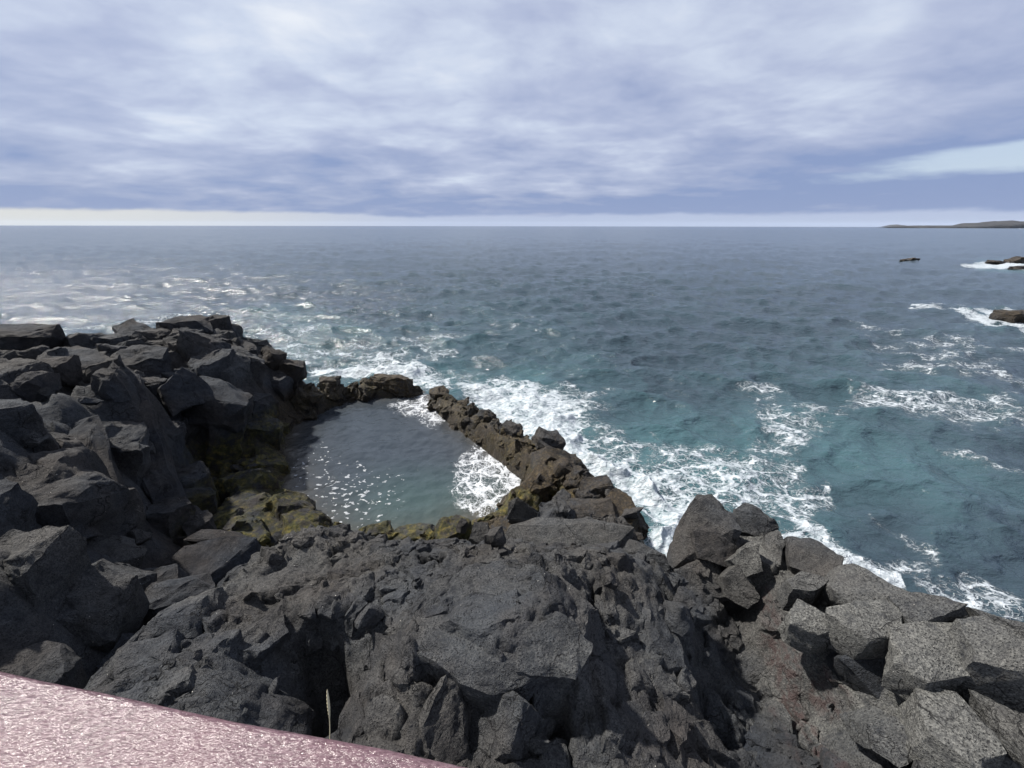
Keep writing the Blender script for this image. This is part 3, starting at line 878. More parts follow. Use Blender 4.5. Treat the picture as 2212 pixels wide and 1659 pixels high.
# ------------------------------------------------------------------ single boulders and slabs
def group_new(group, kind='boulder'):
    for q in C.objects:
        if q.parent is None and q.name.startswith(kind) and 'group' not in q: q['group'] = group
hull_rock('tall dark rock tower at the end of the ridge beside the surf', [(1440, 1238, 2.5), (1462, 1140, 3.2), (1486, 1066, 3.75), (1543, 1072, 3.75), (1580, 1105, 3.6), (1605, 1165, 3.45), (1565, 1215, 3.0), (1480, 1200, 3.0)], (0.25, 0.55, -1.9), 3, level=5, sharp=40, pale=0.25)
hull_rock('dark angular block overhanging the hollow in front of the rock tower', [(1500, 1150, 3.45), (1530, 1128, 3.5), (1565, 1150, 3.4), (1610, 1175, 3.3), (1570, 1225, 3.05), (1510, 1205, 3.1)], (0.1, 0.35, -0.4), 4, pale=0.15)
hull_rock('squat cracked rock under the overhanging block of the tower', [(1455, 1230, 2.85), (1500, 1205, 3.0), (1560, 1235, 2.95), (1565, 1290, 2.7), (1480, 1285, 2.6)], (0.1, 0.35, -0.7), 6, pale=0.3)
hull_rock('small perched block with a shadowed face beside the rock tower', [(1583, 1098, 3.5), (1610, 1083, 3.6), (1640, 1090, 3.6), (1668, 1118, 3.5), (1690, 1140, 3.4), (1640, 1160, 3.2), (1592, 1140, 3.25)], (0.15, 0.3, -0.5), 7, pale=0.25)
hull_rock('narrow upright slab split by a crack behind the pointed stone', [(1650, 1150, 3.4), (1675, 1140, 3.5), (1690, 1165, 3.5), (1685, 1220, 3.3), (1655, 1215, 3.2)], (0.15, 0.3, -0.5), 8, pale=0.5)
hull_rock('pale pointed wedge of stone standing upright on the ridge', [(1565, 1212, 3.2), (1602, 1205, 3.3), (1634, 1160, 3.65), (1646, 1232, 3.3), (1610, 1245, 3.15)], (0.05, 0.16, -0.25), 9, sharp=50, pale=0.75, level=4)
hull_rock('rounded grey boulder below the pointed wedge of stone', [(1562, 1250, 3.1), (1585, 1215, 3.25), (1620, 1235, 3.2), (1640, 1290, 3.0), (1620, 1310, 2.85), (1570, 1290, 2.8)], (0.1, 0.3, -0.4), 10, pale=0.45)
hull_rock('long dark rock sloping down to the surf with a broken tip', [(1690, 1165, 3.5), (1745, 1165, 3.6), (1808, 1205, 3.75), (1812, 1238, 3.6), (1780, 1260, 3.55), (1700, 1215, 3.4)], (0.3, 0.5, -0.9), 12, pale=0.25)
hull_rock('blocky grey boulder with a black square hollow beside it', [(1698, 1246, 3.74), (1732, 1228, 3.82), (1786, 1250, 3.84), (1762, 1274, 3.78), (1714, 1270, 3.72)], (0.02, 0.04, -0.45), 13, level=5, rough=0.6, flare=1.08, pale=0.6)
hull_rock('long pale ledge above the square hollow sloping to the sea', [(1785, 1262, 3.85), (1830, 1222, 4.0), (1950, 1280, 4.2), (1952, 1300, 4.15), (1880, 1318, 3.95), (1800, 1290, 3.8)], (0.2, 0.5, -0.7), 14, pale=0.6)
hull_rock('pale pitted block with a dark lower face at the front of the ridge', [(1706, 1318, 3.68), (1732, 1296, 3.74), (1792, 1338, 3.74), (1804, 1362, 3.68), (1758, 1368, 3.62), (1712, 1350, 3.62)], (0.02, 0.04, -0.40), 15, level=5, rough=0.6, flare=1.05, pale=1.0)
hull_rock('broad pitted slab sloping toward the gully between two open cracks', [(1780, 1306, 3.92), (1850, 1298, 4.05), (1948, 1300, 4.15), (1942, 1378, 4.02), (1868, 1378, 3.92), (1812, 1346, 3.86)], (0.02, 0.04, -0.40), 16, level=5, rough=0.6, flare=1.04, pale=0.9)
hull_rock('great pale cube of pitted rock split off by a black crack', [(1946, 1360, 4.12), (2005, 1336, 4.2), (2072, 1340, 4.25), (2090, 1466, 4.05), (2005, 1472, 4.02), (1946, 1438, 4.02)], (0.02, 0.04, -0.42), 17, level=5, rough=0.6, flare=1.04, pale=1.0)
hull_rock('large block with a shadowed front at the far right of the ridge', [(2082, 1348, 4.36), (2145, 1330, 4.45), (2260, 1398, 4.5), (2270, 1462, 4.38), (2165, 1430, 4.3), (2096, 1414, 4.27)], (0.02, 0.04, -0.75), 18, level=5, rough=0.7, flare=1.0, pale=0.8)
hull_rock('purplish boulder on the seaward edge behind the pale cube', [(1958, 1298, 4.2), (1990, 1284, 4.3), (2050, 1290, 4.35), (2090, 1310, 4.4), (2080, 1338, 4.25), (1970, 1348, 4.1)], (0.25, 0.4, -0.7), 19, pale=0.5)
hull_rock('low sloping boulder running out of the picture along the seaward edge', [(2085, 1308, 4.4), (2130, 1318, 4.45), (2212, 1352, 4.55), (2270, 1390, 4.6), (2230, 1400, 4.45), (2130, 1345, 4.3)], (0.3, 0.4, -0.8), 20, pale=0.5)
hull_rock('smooth dark sloping face under the broad slab in deep shade', [(1810, 1420, 3.5), (1880, 1400, 3.65), (1945, 1420, 3.7), (1950, 1500, 3.4), (1925, 1535, 3.2), (1830, 1480, 3.1)], (0.15, 0.35, -0.4), 22, rough=0.4, pale=0.12)
hull_rock('small pale knob of rock leaning against the holed slab', [(1944, 1490, 3.65), (1965, 1478, 3.75), (1985, 1500, 3.7), (1975, 1545, 3.45), (1945, 1535, 3.4)], (0.05, 0.12, -0.2), 23, level=4, pale=0.95)
hull_rock('broad pale slab full of round holes at the lower right corner', [(1976, 1482, 3.86), (2060, 1492, 3.96), (2140, 1560, 3.98), (2205, 1655, 3.98), (2100, 1672, 3.86), (2008, 1592, 3.82)], (0.02, 0.04, -0.36), 24, level=5, rough=0.7, flare=1.05, pale=1.0)
hull_rock('smooth grey flagstone below the holed slab with a scalloped front', [(1850, 1560, 3.35), (1920, 1545, 3.5), (1990, 1600, 3.6), (2000, 1640, 3.5), (1930, 1650, 3.35), (1880, 1620, 3.25)], (0.05, 0.2, -0.25), 25, level=5, rough=0.5, pale=0.55)
hull_rock('dark slab under the great blocks at the right edge of the picture', [(2095, 1490, 3.95), (2180, 1530, 4.05), (2260, 1600, 4.15), (2250, 1680, 4.0), (2180, 1620, 3.9)], (0.15, 0.3, -0.3), 26, pale=0.6)

group_new('boulders and slabs of the ridge on the right')

# pool side
hull_rock('pointed grey stone leaning at the top of the mossy rim', [(1098, 1112, 1.75), (1108, 1088, 2.0), (1122, 1077, 2.15), (1150, 1098, 2.0), (1172, 1120, 1.8), (1150, 1132, 1.6), (1105, 1125, 1.6)], (0.1, 0.5, -0.7), 33, sharp=50, pale=0.35)
hull_rock('broad pale grey slab cracked across beyond the near crest', [(1040, 1172, 1.9), (1085, 1135, 1.95), (1160, 1118, 2.1), (1300, 1122, 2.2), (1350, 1140, 2.1), (1368, 1168, 1.9), (1350, 1190, 1.8), (1100, 1195, 1.8)], (0, 0.35, -1.2), 34, level=5, rough=0.5, pale=0.45)
hull_rock('smooth leaning grey stone at the end of the pale slab', [(1010, 1165, 1.7), (1025, 1140, 1.85), (1055, 1130, 1.9), (1062, 1150, 1.8), (1040, 1178, 1.6)], (0, 0.35, -0.7), 35, level=4, rough=0.5, pale=0.4)
hull_rock('dark wet block hung with brown weed standing over the surf', [(1300, 1085, 1.7), (1335, 1050, 1.9), (1360, 1075, 1.8), (1378, 1110, 1.6), (1374, 1168, 1.2), (1330, 1170, 1.5), (1310, 1130, 1.6)], (0.1, 0.6, -1.9), 36, level=5, weed=0.75)
hull_rock('flat topped dark slab with wet glints beside the weedy block', [(1180, 1110, 1.75), (1230, 1075, 1.85), (1310, 1080, 1.9), (1330, 1110, 1.85), (1270, 1125, 1.75)], (0, 0.4, -0.9), 37, level=5, rough=0.7, weed=0.35, pale=0.1)
hull_rock('grey rock fin between the crest and the surf channel', [(1340, 1200, 2.6), (1365, 1172, 2.9), (1405, 1170, 2.9), (1425, 1205, 2.8), (1432, 1245, 2.5), (1380, 1240, 2.4)], (0.05, 0.4, -1.6), 38, level=5, pale=0.3)
group_new('rocks and slabs between the near crest and the surf')
for i, (lab, px, py, z, dims, wd, rt) in enumerate([
    ('dark round stone capping the long wall above the white channel', 1186, 962, 1.0, (.5, .45, .42), .35, (0.2, 0, .5)),
    ('wet stone wedged where the long wall meets the weedy rim', 1222, 1012, 1.25, (.42, .4, .32), .6, (0.1, .2, 1.5)),
    ('small rounded stone in the white water behind the rim', 1240, 1050, 1.1, (.28, .26, .24), .5, (0, .2, 2.1)),
    ('wet dark boulder on the wall just before the weedy block', 1290, 1055, 1.45, (.5, .36, .34), .5, (.1, .1, .2)),
    ('brown lump of weed covered rock closing the foam patch', 1165, 1045, .95, (.55, .7, .45), 1.0, (.1, .1, -.7)),
    ('small angular stone on the dark slab near the white water', 1215, 1078, 1.75, (.22, .2, .16), .2, (.4, .2, .9)),
    ('flat stone beside the angular stone on the dark slab', 1262, 1072, 1.8, (.24, .18, .14), .4, (.2, .1, .3)),
    ('squared grey stone resting halfway along the long wall', 1052, 900, .85, (.42, .34, .22), .2, (.1, .3, .4)),
    ('low grey stone on the seaward side of the long wall', 1105, 928, .95, (.5, .36, .22), .25, (.15, .1, -.4)),
    ('hooked dark stone at the highest hump of the long wall', 1176, 950, 1.2, (.42, .34, .36), .25, (.3, .4, .2)),
    ('first rough stone of the long wall beside the gap', 948, 852, .6, (.5, .42, .32), .9, (.1, 0, .8)),
    ('yellow mossy stone in the pool straight beyond the crest', 822, 1155, .35, (.42, .36, .30), .2, (0, .1, .4)),
    ('orange mossy hump right of the yellow mossy stone', 895, 1158, .35, (.6, .34, .26), .2, (0, 0, .1)),
    ('mossy green and brown boulder at the foot of the rim', 975, 1148, .6, (.5, .42, .4), .4, (0, .1, .7)),
    ('craggy upright stone on the cliff spur against the foam', 590, 778, 2.55, (.5, .42, .55), .3, (.2, .4, .9)),
    ('jagged last stone of the cliff spur above the far wall', 632, 805, 1.9, (.6, .5, .6), .35, (.1, .3, .3)),
    ('pale rough hump on the far wall against white surf', 712, 830, .95, (.5, .4, .35), .7, (.1, 0, .2)),
    ('long brown weedy boulder ending the far wall at the gap', 845, 830, .6, (1.2, .55, .5), 1.0, (0, .05, -.1)),
    ]):
    ms = 0.9 if 'mossy' in lab else 0.0
    boulder(lab, px, py, z, dims, 60 + i, rt, level=4, weed=wd, moss=ms, pale=0.25 if wd < .3 else 0.0, rough=1.3)
group_new('stones along the walls around the pool')

# gully stones below the cliff
hull_rock('big dark slab lying tilted across the mouth of the gully', [(330, 1228, 1.9), (400, 1180, 2.0), (500, 1160, 1.9), (550, 1172, 1.75), (552, 1215, 1.5), (470, 1262, 1.5), (400, 1285, 1.7)], (-0.1, 0.3, -0.5), 40, rough=0.5)
hull_rock('thin flat slab behind the tilted slab at the cliff foot', [(395, 1168, 1.7), (430, 1150, 1.7), (500, 1150, 1.6), (530, 1165, 1.5), (470, 1180, 1.5)], (-0.1, 0.3, -0.3), 41, rough=0.5, level=4)
for i, (lab, px, py, z, dims, rt) in enumerate([
    ('squarish stone at the foot of the cliff wall', 395, 1120, 1.35, (.42, .36, .3), (.3, .2, .5)),
    ('flat grey stone in a row at the edge of the moss', 405, 1085, 1.25, (.4, .3, .2), (.1, .2, .2)),
    ('rounded grey stone below the squarish one in the shade', 430, 1140, 1.15, (.38, .36, .3), (.2, .1, .9)),
    ('dark boulder half buried in the bottom of the gully', 330, 1285, 2.0, (.6, .5, .45), (.3, .1, .4)),
    ('pale shadowed boulder leaning on the gully side of the outcrop', 380, 1300, 2.4, (.55, .4, .4), (.1, .5, .8)),
    ('small dark stone low in the gully near the handrail', 290, 1420, 2.9, (.3, .28, .22), (.2, .3, .3)),
    ('big smooth boulder bulging from the shaded cliff alcove', 468, 872, 2.55, (1.1, .9, .7), (.2, .35, .3)),
    ('grey stone standing free on the flat cliff top', 118, 802, 4.6, (.55, .5, .4), (.3, .1, .4)),
    ('lower stone beside the free standing one on the cliff top', 65, 835, 4.7, (.5, .45, .35), (.1, .2, .1)),
    ('rough crag forming the highest point of the cliff', 412, 722, 3.85, (1.0, .9, .85), (.1, .12, .5)),
    ('layered rock at the left end of the cliff top', 25, 738, 4.85, (1.1, 1.0, .45), (.05, .1, .3)),
    ]):
    boulder(lab, px, py, z, dims, 90 + i, rt, level=5 if max(dims) > .8 else 4, pale=0.08, rough=1.0)
group_new('stones lying on and below the left cliff')

# small stones on the outcrop
for i, (lab, px, py, z, s) in enumerate([
    ('fist sized stone sitting in the hollow right of the plate', 1318, 1248, 3.95, .085),
    ('knobbly stone on the right flank of the outcrop', 1470, 1290, 3.45, .15),
    ('upright fin of rock on the right flank above the gully', 1460, 1330, 3.45, .17),
    ('dark cube of rock balanced near the crest', 1070, 1165, 3.85, .15),
    ('small block at the left edge of the plate', 800, 1335, 4.0, .12),
    ]):
    boulder(lab, px, py, z, (s * 1.1, s, s), 120 + i, (.3, .5, i), level=4, pale=.2)
group_new('small stones on the near outcrop')

# rocks out in the sea
def sea_rock(label, px, py, dims, seed, rz=0.0, z=0.0, **t):
    boulder(label, px, py, z, dims, seed, (0, 0, rz), level=4, name='sea_rock', rough=1.4, weed=.6, **t)
sea_rock('brown rounded skerry ringed by white surf near the right edge', 2180, 690, (1.5, 1.2, 1.0), 140, .3)
sea_rock('low dark skerry cut by the right edge beside the brown one', 2232, 695, (1.6, 1.1, .7), 141, .1)
sea_rock('small dark fang of rock awash far out to the right', 1968, 562, (1.5, 1.3, .75), 142)
sea_rock('tiny black rock awash left of the dark fang', 1955, 562, (1.1, 1.0, .35), 143)
sea_rock('long dark reef with breaking surf at the right edge', 2206, 566, (4.6, 2.4, 1.35), 144, .1)
sea_rock('low front reef just below the long dark reef', 2216, 578, (4.0, 1.8, .7), 145, .05)
sea_rock('thin black reef awash in the surf left of the long reef', 2152, 567, (2.6, 1.2, .4), 146, .0)

group_new('rocks awash out at sea', 'sea_rock')

# ------------------------------------------------------------------ headland and far island
def land(name, pts, depth, seed, mat, z0=-2):
    """ridge line given as (world x, world y, top height) -> rounded strip of land with a shore"""
    pts = np.array(pts, float)
    n = 160
    tt = np.linspace(0, len(pts) - 1, n)
    i = np.minimum(tt.astype(int), len(pts) - 2); f = (tt - i)[:, None]
    L = pts[i] * (1 - f) + pts[i + 1] * f
    prof = [(-1.0, -0.6), (-.97, .25), (-.93, .55), (-.8, .7), (-.5, .85), (-.2, 1.0), (.3, .95), (1.0, -.1)]
    V = []
    for k, (s, h) in enumerate(prof):
        yy = L[:, 1] + s * depth
        zz = L[:, 2] * h
        jit = fbm(L[:, 0] * .01, L[:, 1] * .01 + s * 3, L[:, 0] * 0, 1.4, 4, seed)
        V.append(np.stack([L[:, 0], yy + jit * depth * .08, zz * (1 + .16 * jit)], 1))
    V = np.concatenate(V)
    idx = np.arange(len(V)).reshape(len(prof), n)
    F = np.stack([idx[:-1, :-1], idx[:-1, 1:], idx[1:, 1:], idx[1:, :-1]], -1).reshape(-1, 4)
    return link(name, mesh_np(name, V, F, mat))

def land_material(name, c1, c2):
    m, t, b = new_mat(name)
    pos = t.node('ShaderNodeNewGeometry').outputs['Position']
    n = t.noise(pos, 0.02, 6, 0.65)
    t.put(b.inputs['Base Color'], t.mix(t.range(n, .35, .65), (*c1, 1), (*c2, 1)))
    b.inputs['Roughness'].default_value = .95
    t.put(b.inputs['Normal'], t.bump(n, 1.0, 12.0))
    return m
HEAD = land_material('headland_rock', (.012, .012, .016), (.028, .028, .028))
DH = 2600.0
def hp(px, top_py):
    d = ray(px, 490); k = DH / d[1]
    x = d[0] * k
    h = (489.8 - top_py) / 831.0 * (DH * cp) + CAM_H * 0
    return (x, DH, max(h, 1.0))
o = land('headland', [hp(1934, 488.5), hp(1945, 486), hp(1975, 485), hp(2005, 484.6), hp(2040, 485), hp(2075, 483.5), hp(2095, 480.5), hp(2130, 477), hp(2160, 475.4), hp(2212, 475.6), hp(2300, 476), hp(2420, 473), hp(2600, 470)], 160, 3, HEAD)
tag(o, kind='structure')
DI = 9000.0
def ip(px, top_py):
    d = ray(px, 490); k = DI / d[1]
    return (d[0] * k, DI, max((489.8 - top_py) / 831.0 * DI * cp, 1.0))
o = land('island', [ip(1921, 489), ip(1924, 485.3), ip(1931, 485.2), ip(1937, 487), ip(1941, 489.3)], 300, 4, HEAD)
tag(o, 'faint blue island on the horizon just left of the headland', 'island')


# ------------------------------------------------------------------ the sea
def fft_ocean(n, L, wind, v, seed, small, align=2.0):
    r = np.random.RandomState(seed)
    k1 = 2 * np.pi * np.fft.fftfreq(n, L / n)
    KX, KY = np.meshgrid(k1, k1)
    K = np.hypot(KX, KY); K[0, 0] = 1e-6
    Lw = v * v / 9.81
    w = np.array(wind) / np.linalg.norm(wind)
    c = (KX * w[0] + KY * w[1]) / K
    S = np.exp(-1 / (K * Lw) ** 2) / K ** 4 * np.abs(c) ** align * np.exp(-(K * small) ** 2)
    S = S * np.where(c < 0, 0.25, 1.0)
    S[0, 0] = 0
    h = (r.randn(n, n) + 1j * r.randn(n, n)) * np.sqrt(S)
    H = np.real(np.fft.ifft2(h)); s = 1 / H.std()
    DX = np.real(np.fft.ifft2(1j * KX / K * h)); DY = np.real(np.fft.ifft2(1j * KY / K * h))
    return H * s, DX * s, DY * s

def sample_tile(T, L, X, Y):
    n = T.shape[0]
    u = (X / L * n) % n; v = (Y / L * n) % n
    i = np.floor(v).astype(int) % n; j = np.floor(u).astype(int) % n
    fu, fv = u - np.floor(u), v - np.floor(v)
    i1, j1 = (i + 1) % n, (j + 1) % n
    return (T[i, j] * (1 - fu) + T[i, j1] * fu) * (1 - fv) + (T[i1, j] * (1 - fu) + T[i1, j1] * fu) * fv

def seg_mask(px, py, pts):
    """soft strokes: pts = (px, py, half width, strength)"""
    d, (w, s) = path_dist(px, py * 1.0, pts)
    q = np.clip(1.0 - d / np.maximum(w, .1) / np.where(s < .7, 1.9, 1.35), 0, 1)
    return s * q ** 0.8

FOAM = [  # strokes of foam as seen on the water: (px, py, half width, strength)
    [(655, 800, 30, .95), (720, 805, 26, 1.0), (780, 812, 20, .9), (880, 815, 14, .6)],
    [(600, 750, 34, .50), (700, 765, 34, .46), (820, 790, 34, .42), (930, 800, 40, .42), (990, 840, 40, .5)],
    [(930, 830, 26, .75), (990, 850, 30, .9), (1060, 865, 40, .85), (1150, 890, 52, .85), (1200, 930, 50, .85), (1235, 990, 34, .95), (1290, 1020, 30, 1.0), (1320, 1035, 26, 1.0)],
    [(1200, 880, 40, .55), (1280, 930, 46, .45), (1370, 970, 40, .40), (1450, 1000, 40, .42)],
    [(1300, 1000, 50, .50), (1400, 1010, 75, .46), (1500, 1000, 70, .48), (1600, 1020, 46, .45), (1700, 1040, 34, .36)],
    [(1370, 1060, 46, .85), (1420, 1110, 48, .80), (1410, 1170, 46, .85), (1420, 1230, 50, .85)],
    [(1430, 1060, 60, .58), (1560, 1060, 50, .52), (1680, 1090, 46, .46), (1740, 1060, 26, .45), (1790, 1050, 22, .55)],
    [(1750, 1120, 30, .34), (1800, 1090, 24, .5), (1782, 1055, 16, .5)],
    [(1690, 1150, 26, .66), (1760, 1190, 26, .72), (1830, 1225, 28, .85), (1900, 1262, 26, .9), (1960, 1285, 20, .7)],
    [(1960, 1240, 20, .5), (2050, 1240, 20, .55), (2040, 1280, 20, .55), (2110, 1290, 24, .5)],
    [(1900, 1130, 14, .42), (1990, 1180, 16, .45), (2060, 1220, 16, .5), (2090, 1270, 18, .55)],
    [(2130, 1275, 40, .45), (2212, 1310, 40, .6)],
    [(1610, 850, 22, .36), (1680, 880, 24, .42), (1760, 890, 22, .42), (1850, 880, 16, .36)],
    [(1660, 920, 28, .34), (1740, 930, 30, .40), (1690, 975, 26, .34), (1560, 920, 24, .3)],
    [(1850, 860, 20, .36), (1960, 855, 26, .5), (2080, 870, 26, .48), (2212, 890, 26, .46)],
    [(1980, 820, 26, .34), (2100, 830, 30, .42), (2212, 820, 34, .44)],
    [(1980, 750, 26, .45), (2060, 780, 24, .50), (2140, 800, 20, .42), (2212, 810, 20, .42)],
    [(1850, 730, 20, .3), (1950, 740, 20, .36)],
    [(2060, 930, 26, .32), (2150, 960, 26, .4), (2212, 1010, 26, .36)],
    [(1990, 663, 7, .8), (2020, 661, 9, .9), (2062, 668, 5, .6)],
    [(2085, 672, 6, .6), (2115, 684, 8, .95), (2150, 698, 9, 1.0), (2212, 708, 9, 1.0)],
    [(2130, 676, 8, .9), (2200, 676, 9, .9), (2215, 690, 8, .9)],
    [(2080, 571, 3, .75), (2130, 572, 6, 1.0), (2190, 571, 7, 1.0), (2240, 575, 7, 1.0)],
    [(1955, 560, 1.5, .7), (1968, 561, 1.5, .7)],
    [(60, 742, 8, .6), (110, 735, 6, .5), (200, 715, 5, .4), (320, 700, 6, .5)],
    [(380, 690, 9, .42), (480, 695, 10, .36), (520, 690, 8, .3), (300, 705, 8, .5)],
    [(480, 720, 10, .5), (530, 740, 12, .34)],
    [(1000, 670, 8, .30), (1080, 668, 8, .3)],
    [(1150, 700, 10, .24), (950, 745, 14, .3), (780, 735, 16, .3)],
    [(1850, 700, 8, .28), (1900, 720, 8, .3)],
    [(1990, 490.6, .35, .8), (2040, 490.9, .3, .3), (2120, 491.4, .4, .9), (2212, 492, .4, .9)],
]

def foam_map(X, Y):
    px, py = pix_of_ground(X, np.maximum(Y, 1.2))
    m = np.zeros(X.shape)
    for s in FOAM:
        m = np.maximum(m, seg_mask(px, py, [(*q[:3], q[3] * (0.60 if q[3] < .5 else 0.76 if q[3] < .7 else 1.0)) for q in s]))
    return m, px, py

def build_sea():
    ang = np.linspace(R(-72), R(72), 760)
    # rings a constant step apart as the eye sees them from the platform, which keeps waves evenly resolved
    rows = [3.4]
    while rows[-1] < 2800: rows.append(rows[-1] + max(0.03, rows[-1] ** 2 * 0.00030 + rows[-1] * 0.0010))
    while rows[-1] < 13500: rows.append(rows[-1] * 1.3)
    rows = np.array(rows)
    A_, R_ = np.meshgrid(ang, rows)
    X, Y = R_ * np.sin(A_), R_ * np.cos(A_)
    big = fft_ocean(256, 71.0, (0.25, -1.0), 6.2, 3, 0.25)
    mid = fft_ocean(256, 23.7, (-0.35, -1.0), 3.6, 4, 0.06, 1.2)
    sml = fft_ocean(256, 7.3, (-0.6, -1.0), 2.0, 5, 0.02, 1.0)
    H = 0.11 * sample_tile(big[0], 71.0, X, Y) + 0.085 * sample_tile(mid[0], 23.7, X, Y)
    chop = fft_ocean(256, 16.3, (-0.15, -1.0), 2.3, 7, 0.05, 1.2)
    H += 0.090 * sample_tile(chop[0], 16.3, X * 0.98 + Y * 0.2, Y * 0.98 - X * 0.2)
    gate = np.clip((110 - R_) / 60, 0, 1)
    H += gate * 0.026 * sample_tile(sml[0], 7.3, X, Y)
    DX = 0.9 * (0.12 * sample_tile(big[1], 71.0, X, Y) + 0.085 * sample_tile(mid[1], 23.7, X, Y) + 0.07 * sample_tile(chop[1], 16.3, X * 0.98 + Y * 0.2, Y * 0.98 - X * 0.2))
    DY = 0.9 * (0.12 * sample_tile(big[2], 71.0, X, Y) + 0.085 * sample_tile(mid[2], 23.7, X, Y) + 0.07 * sample_tile(chop[2], 16.3, X * 0.98 + Y * 0.2, Y * 0.98 - X * 0.2))
    wx_ = 1.3 * fbm(X, Y, X * 0, 0.22, 4, 91, 0.6) * np.clip(R_ / 14, 0.3, 2.5); wy_ = 1.0 * fbm(X, Y, X * 0 + 7, 0.22, 4, 95, 0.6) * np.clip(R_ / 14, 0.3, 2.5)
    keep_ = np.clip((R_ - 60) / 40, 0, 1)
    foam, px, py = foam_map(X + wx_ * (1 - keep_), Y + wy_ * (1 - keep_))
    wob = fbm(X, Y, X * 0, 0.35, 4, 61) * 0.22 + fbm(X, Y, X * 0, 1.6, 2, 66) * 0.10
    foam = np.clip(foam * (1 + 0.9 * wob) + 0.35 * wob * (foam > 0.02), 0, 1)
    # whitecaps and old foam threads on the steeper crests
    near = np.clip((26 - R_) / 12, 0, 1)
    H = H * (1 - 0.2 * near)
    surf = smooth01((foam - 0.6) / 0.4)
    H += surf * np.clip((40 - R_) / 10, 0, 1) * (0.12 + 0.26 * np.abs(fbm(X, Y, X * 0, 1.1, 4, 71)) + 0.05 * fbm(X, Y, X * 0, 5.0, 2, 75))
    # shallows: turquoise where air has been beaten into the water
    aer = np.zeros(X.shape)
    for s in [[(620, 750, 60, .5), (700, 780, 60, .7), (820, 800, 50, .5), (960, 820, 50, .5), (1100, 880, 90, .7), (1240, 960, 90, .8), (1340, 1040, 100, .9), (1420, 1160, 110, .9)],
              [(1300, 990, 100, .6), (1450, 1010, 130, .8), (1600, 1050, 120, .6), (1720, 1130, 90, .45)],
              [(1650, 900, 90, .35), (1850, 930, 110, .45), (2050, 980, 90, .35), (2150, 1080, 80, .2)],
              [(1000, 700, 60, .15), (1250, 780, 60, .2), (1000, 760, 40, .2)],
              [(2120, 572, 14, .7), (2212, 574, 14, .7)], [(2130, 690, 16, .5), (2212, 690, 18, .5)]]:
        aer = np.maximum(aer, seg_mask(px, py, s))
    aer = np.clip(aer * (1 + 0.5 * fbm(X, Y, X * 0, 0.25, 3, 81)), 0, 1)
    hn = np.clip(H / 0.5, -1, 1)
    aer = np.clip(aer + 0.22 * np.maximum(hn, 0) * np.clip((120 - R_) / 80, 0, 1), 0, 1)
    pool_d, _ = path_dist(X, Y, POOL_LOOP)
    pool = in_poly(X, Y, POOL) | (pool_d < 0.35)
    pool &= ~(((Y > 16.2) | (X > 0.3)) & ~in_poly(X, Y, POOL))
    fade = np.where(pool, 1.0, 0.0)
    H = H * (1 - fade) - 0.8 * fade
    DX = DX * (1 - fade); DY = DY * (1 - fade)
    far = np.clip((2500 - R_) / 1500, 0, 1)
    V = np.stack([(X + DX * far).ravel(), (Y + DY * far).ravel(), (H * far).ravel()], 1)
    nr, na = X.shape
    idx = np.arange(nr * na).reshape(nr, na)
    F = np.stack([idx[:-1, :-1], idx[:-1, 1:], idx[1:, 1:], idx[1:, :-1]], -1).reshape(-1, 4)[:, ::-1]
    me = mesh_np('sea', V, F, None)
    for nm, a in (('foam', foam), ('aerated', aer)):
        at = me.attributes.new(nm, 'FLOAT', 'POINT')
        at.data.foreach_set('value', a.ravel().astype(np.float32))
    print('sea', X.shape)
    return me

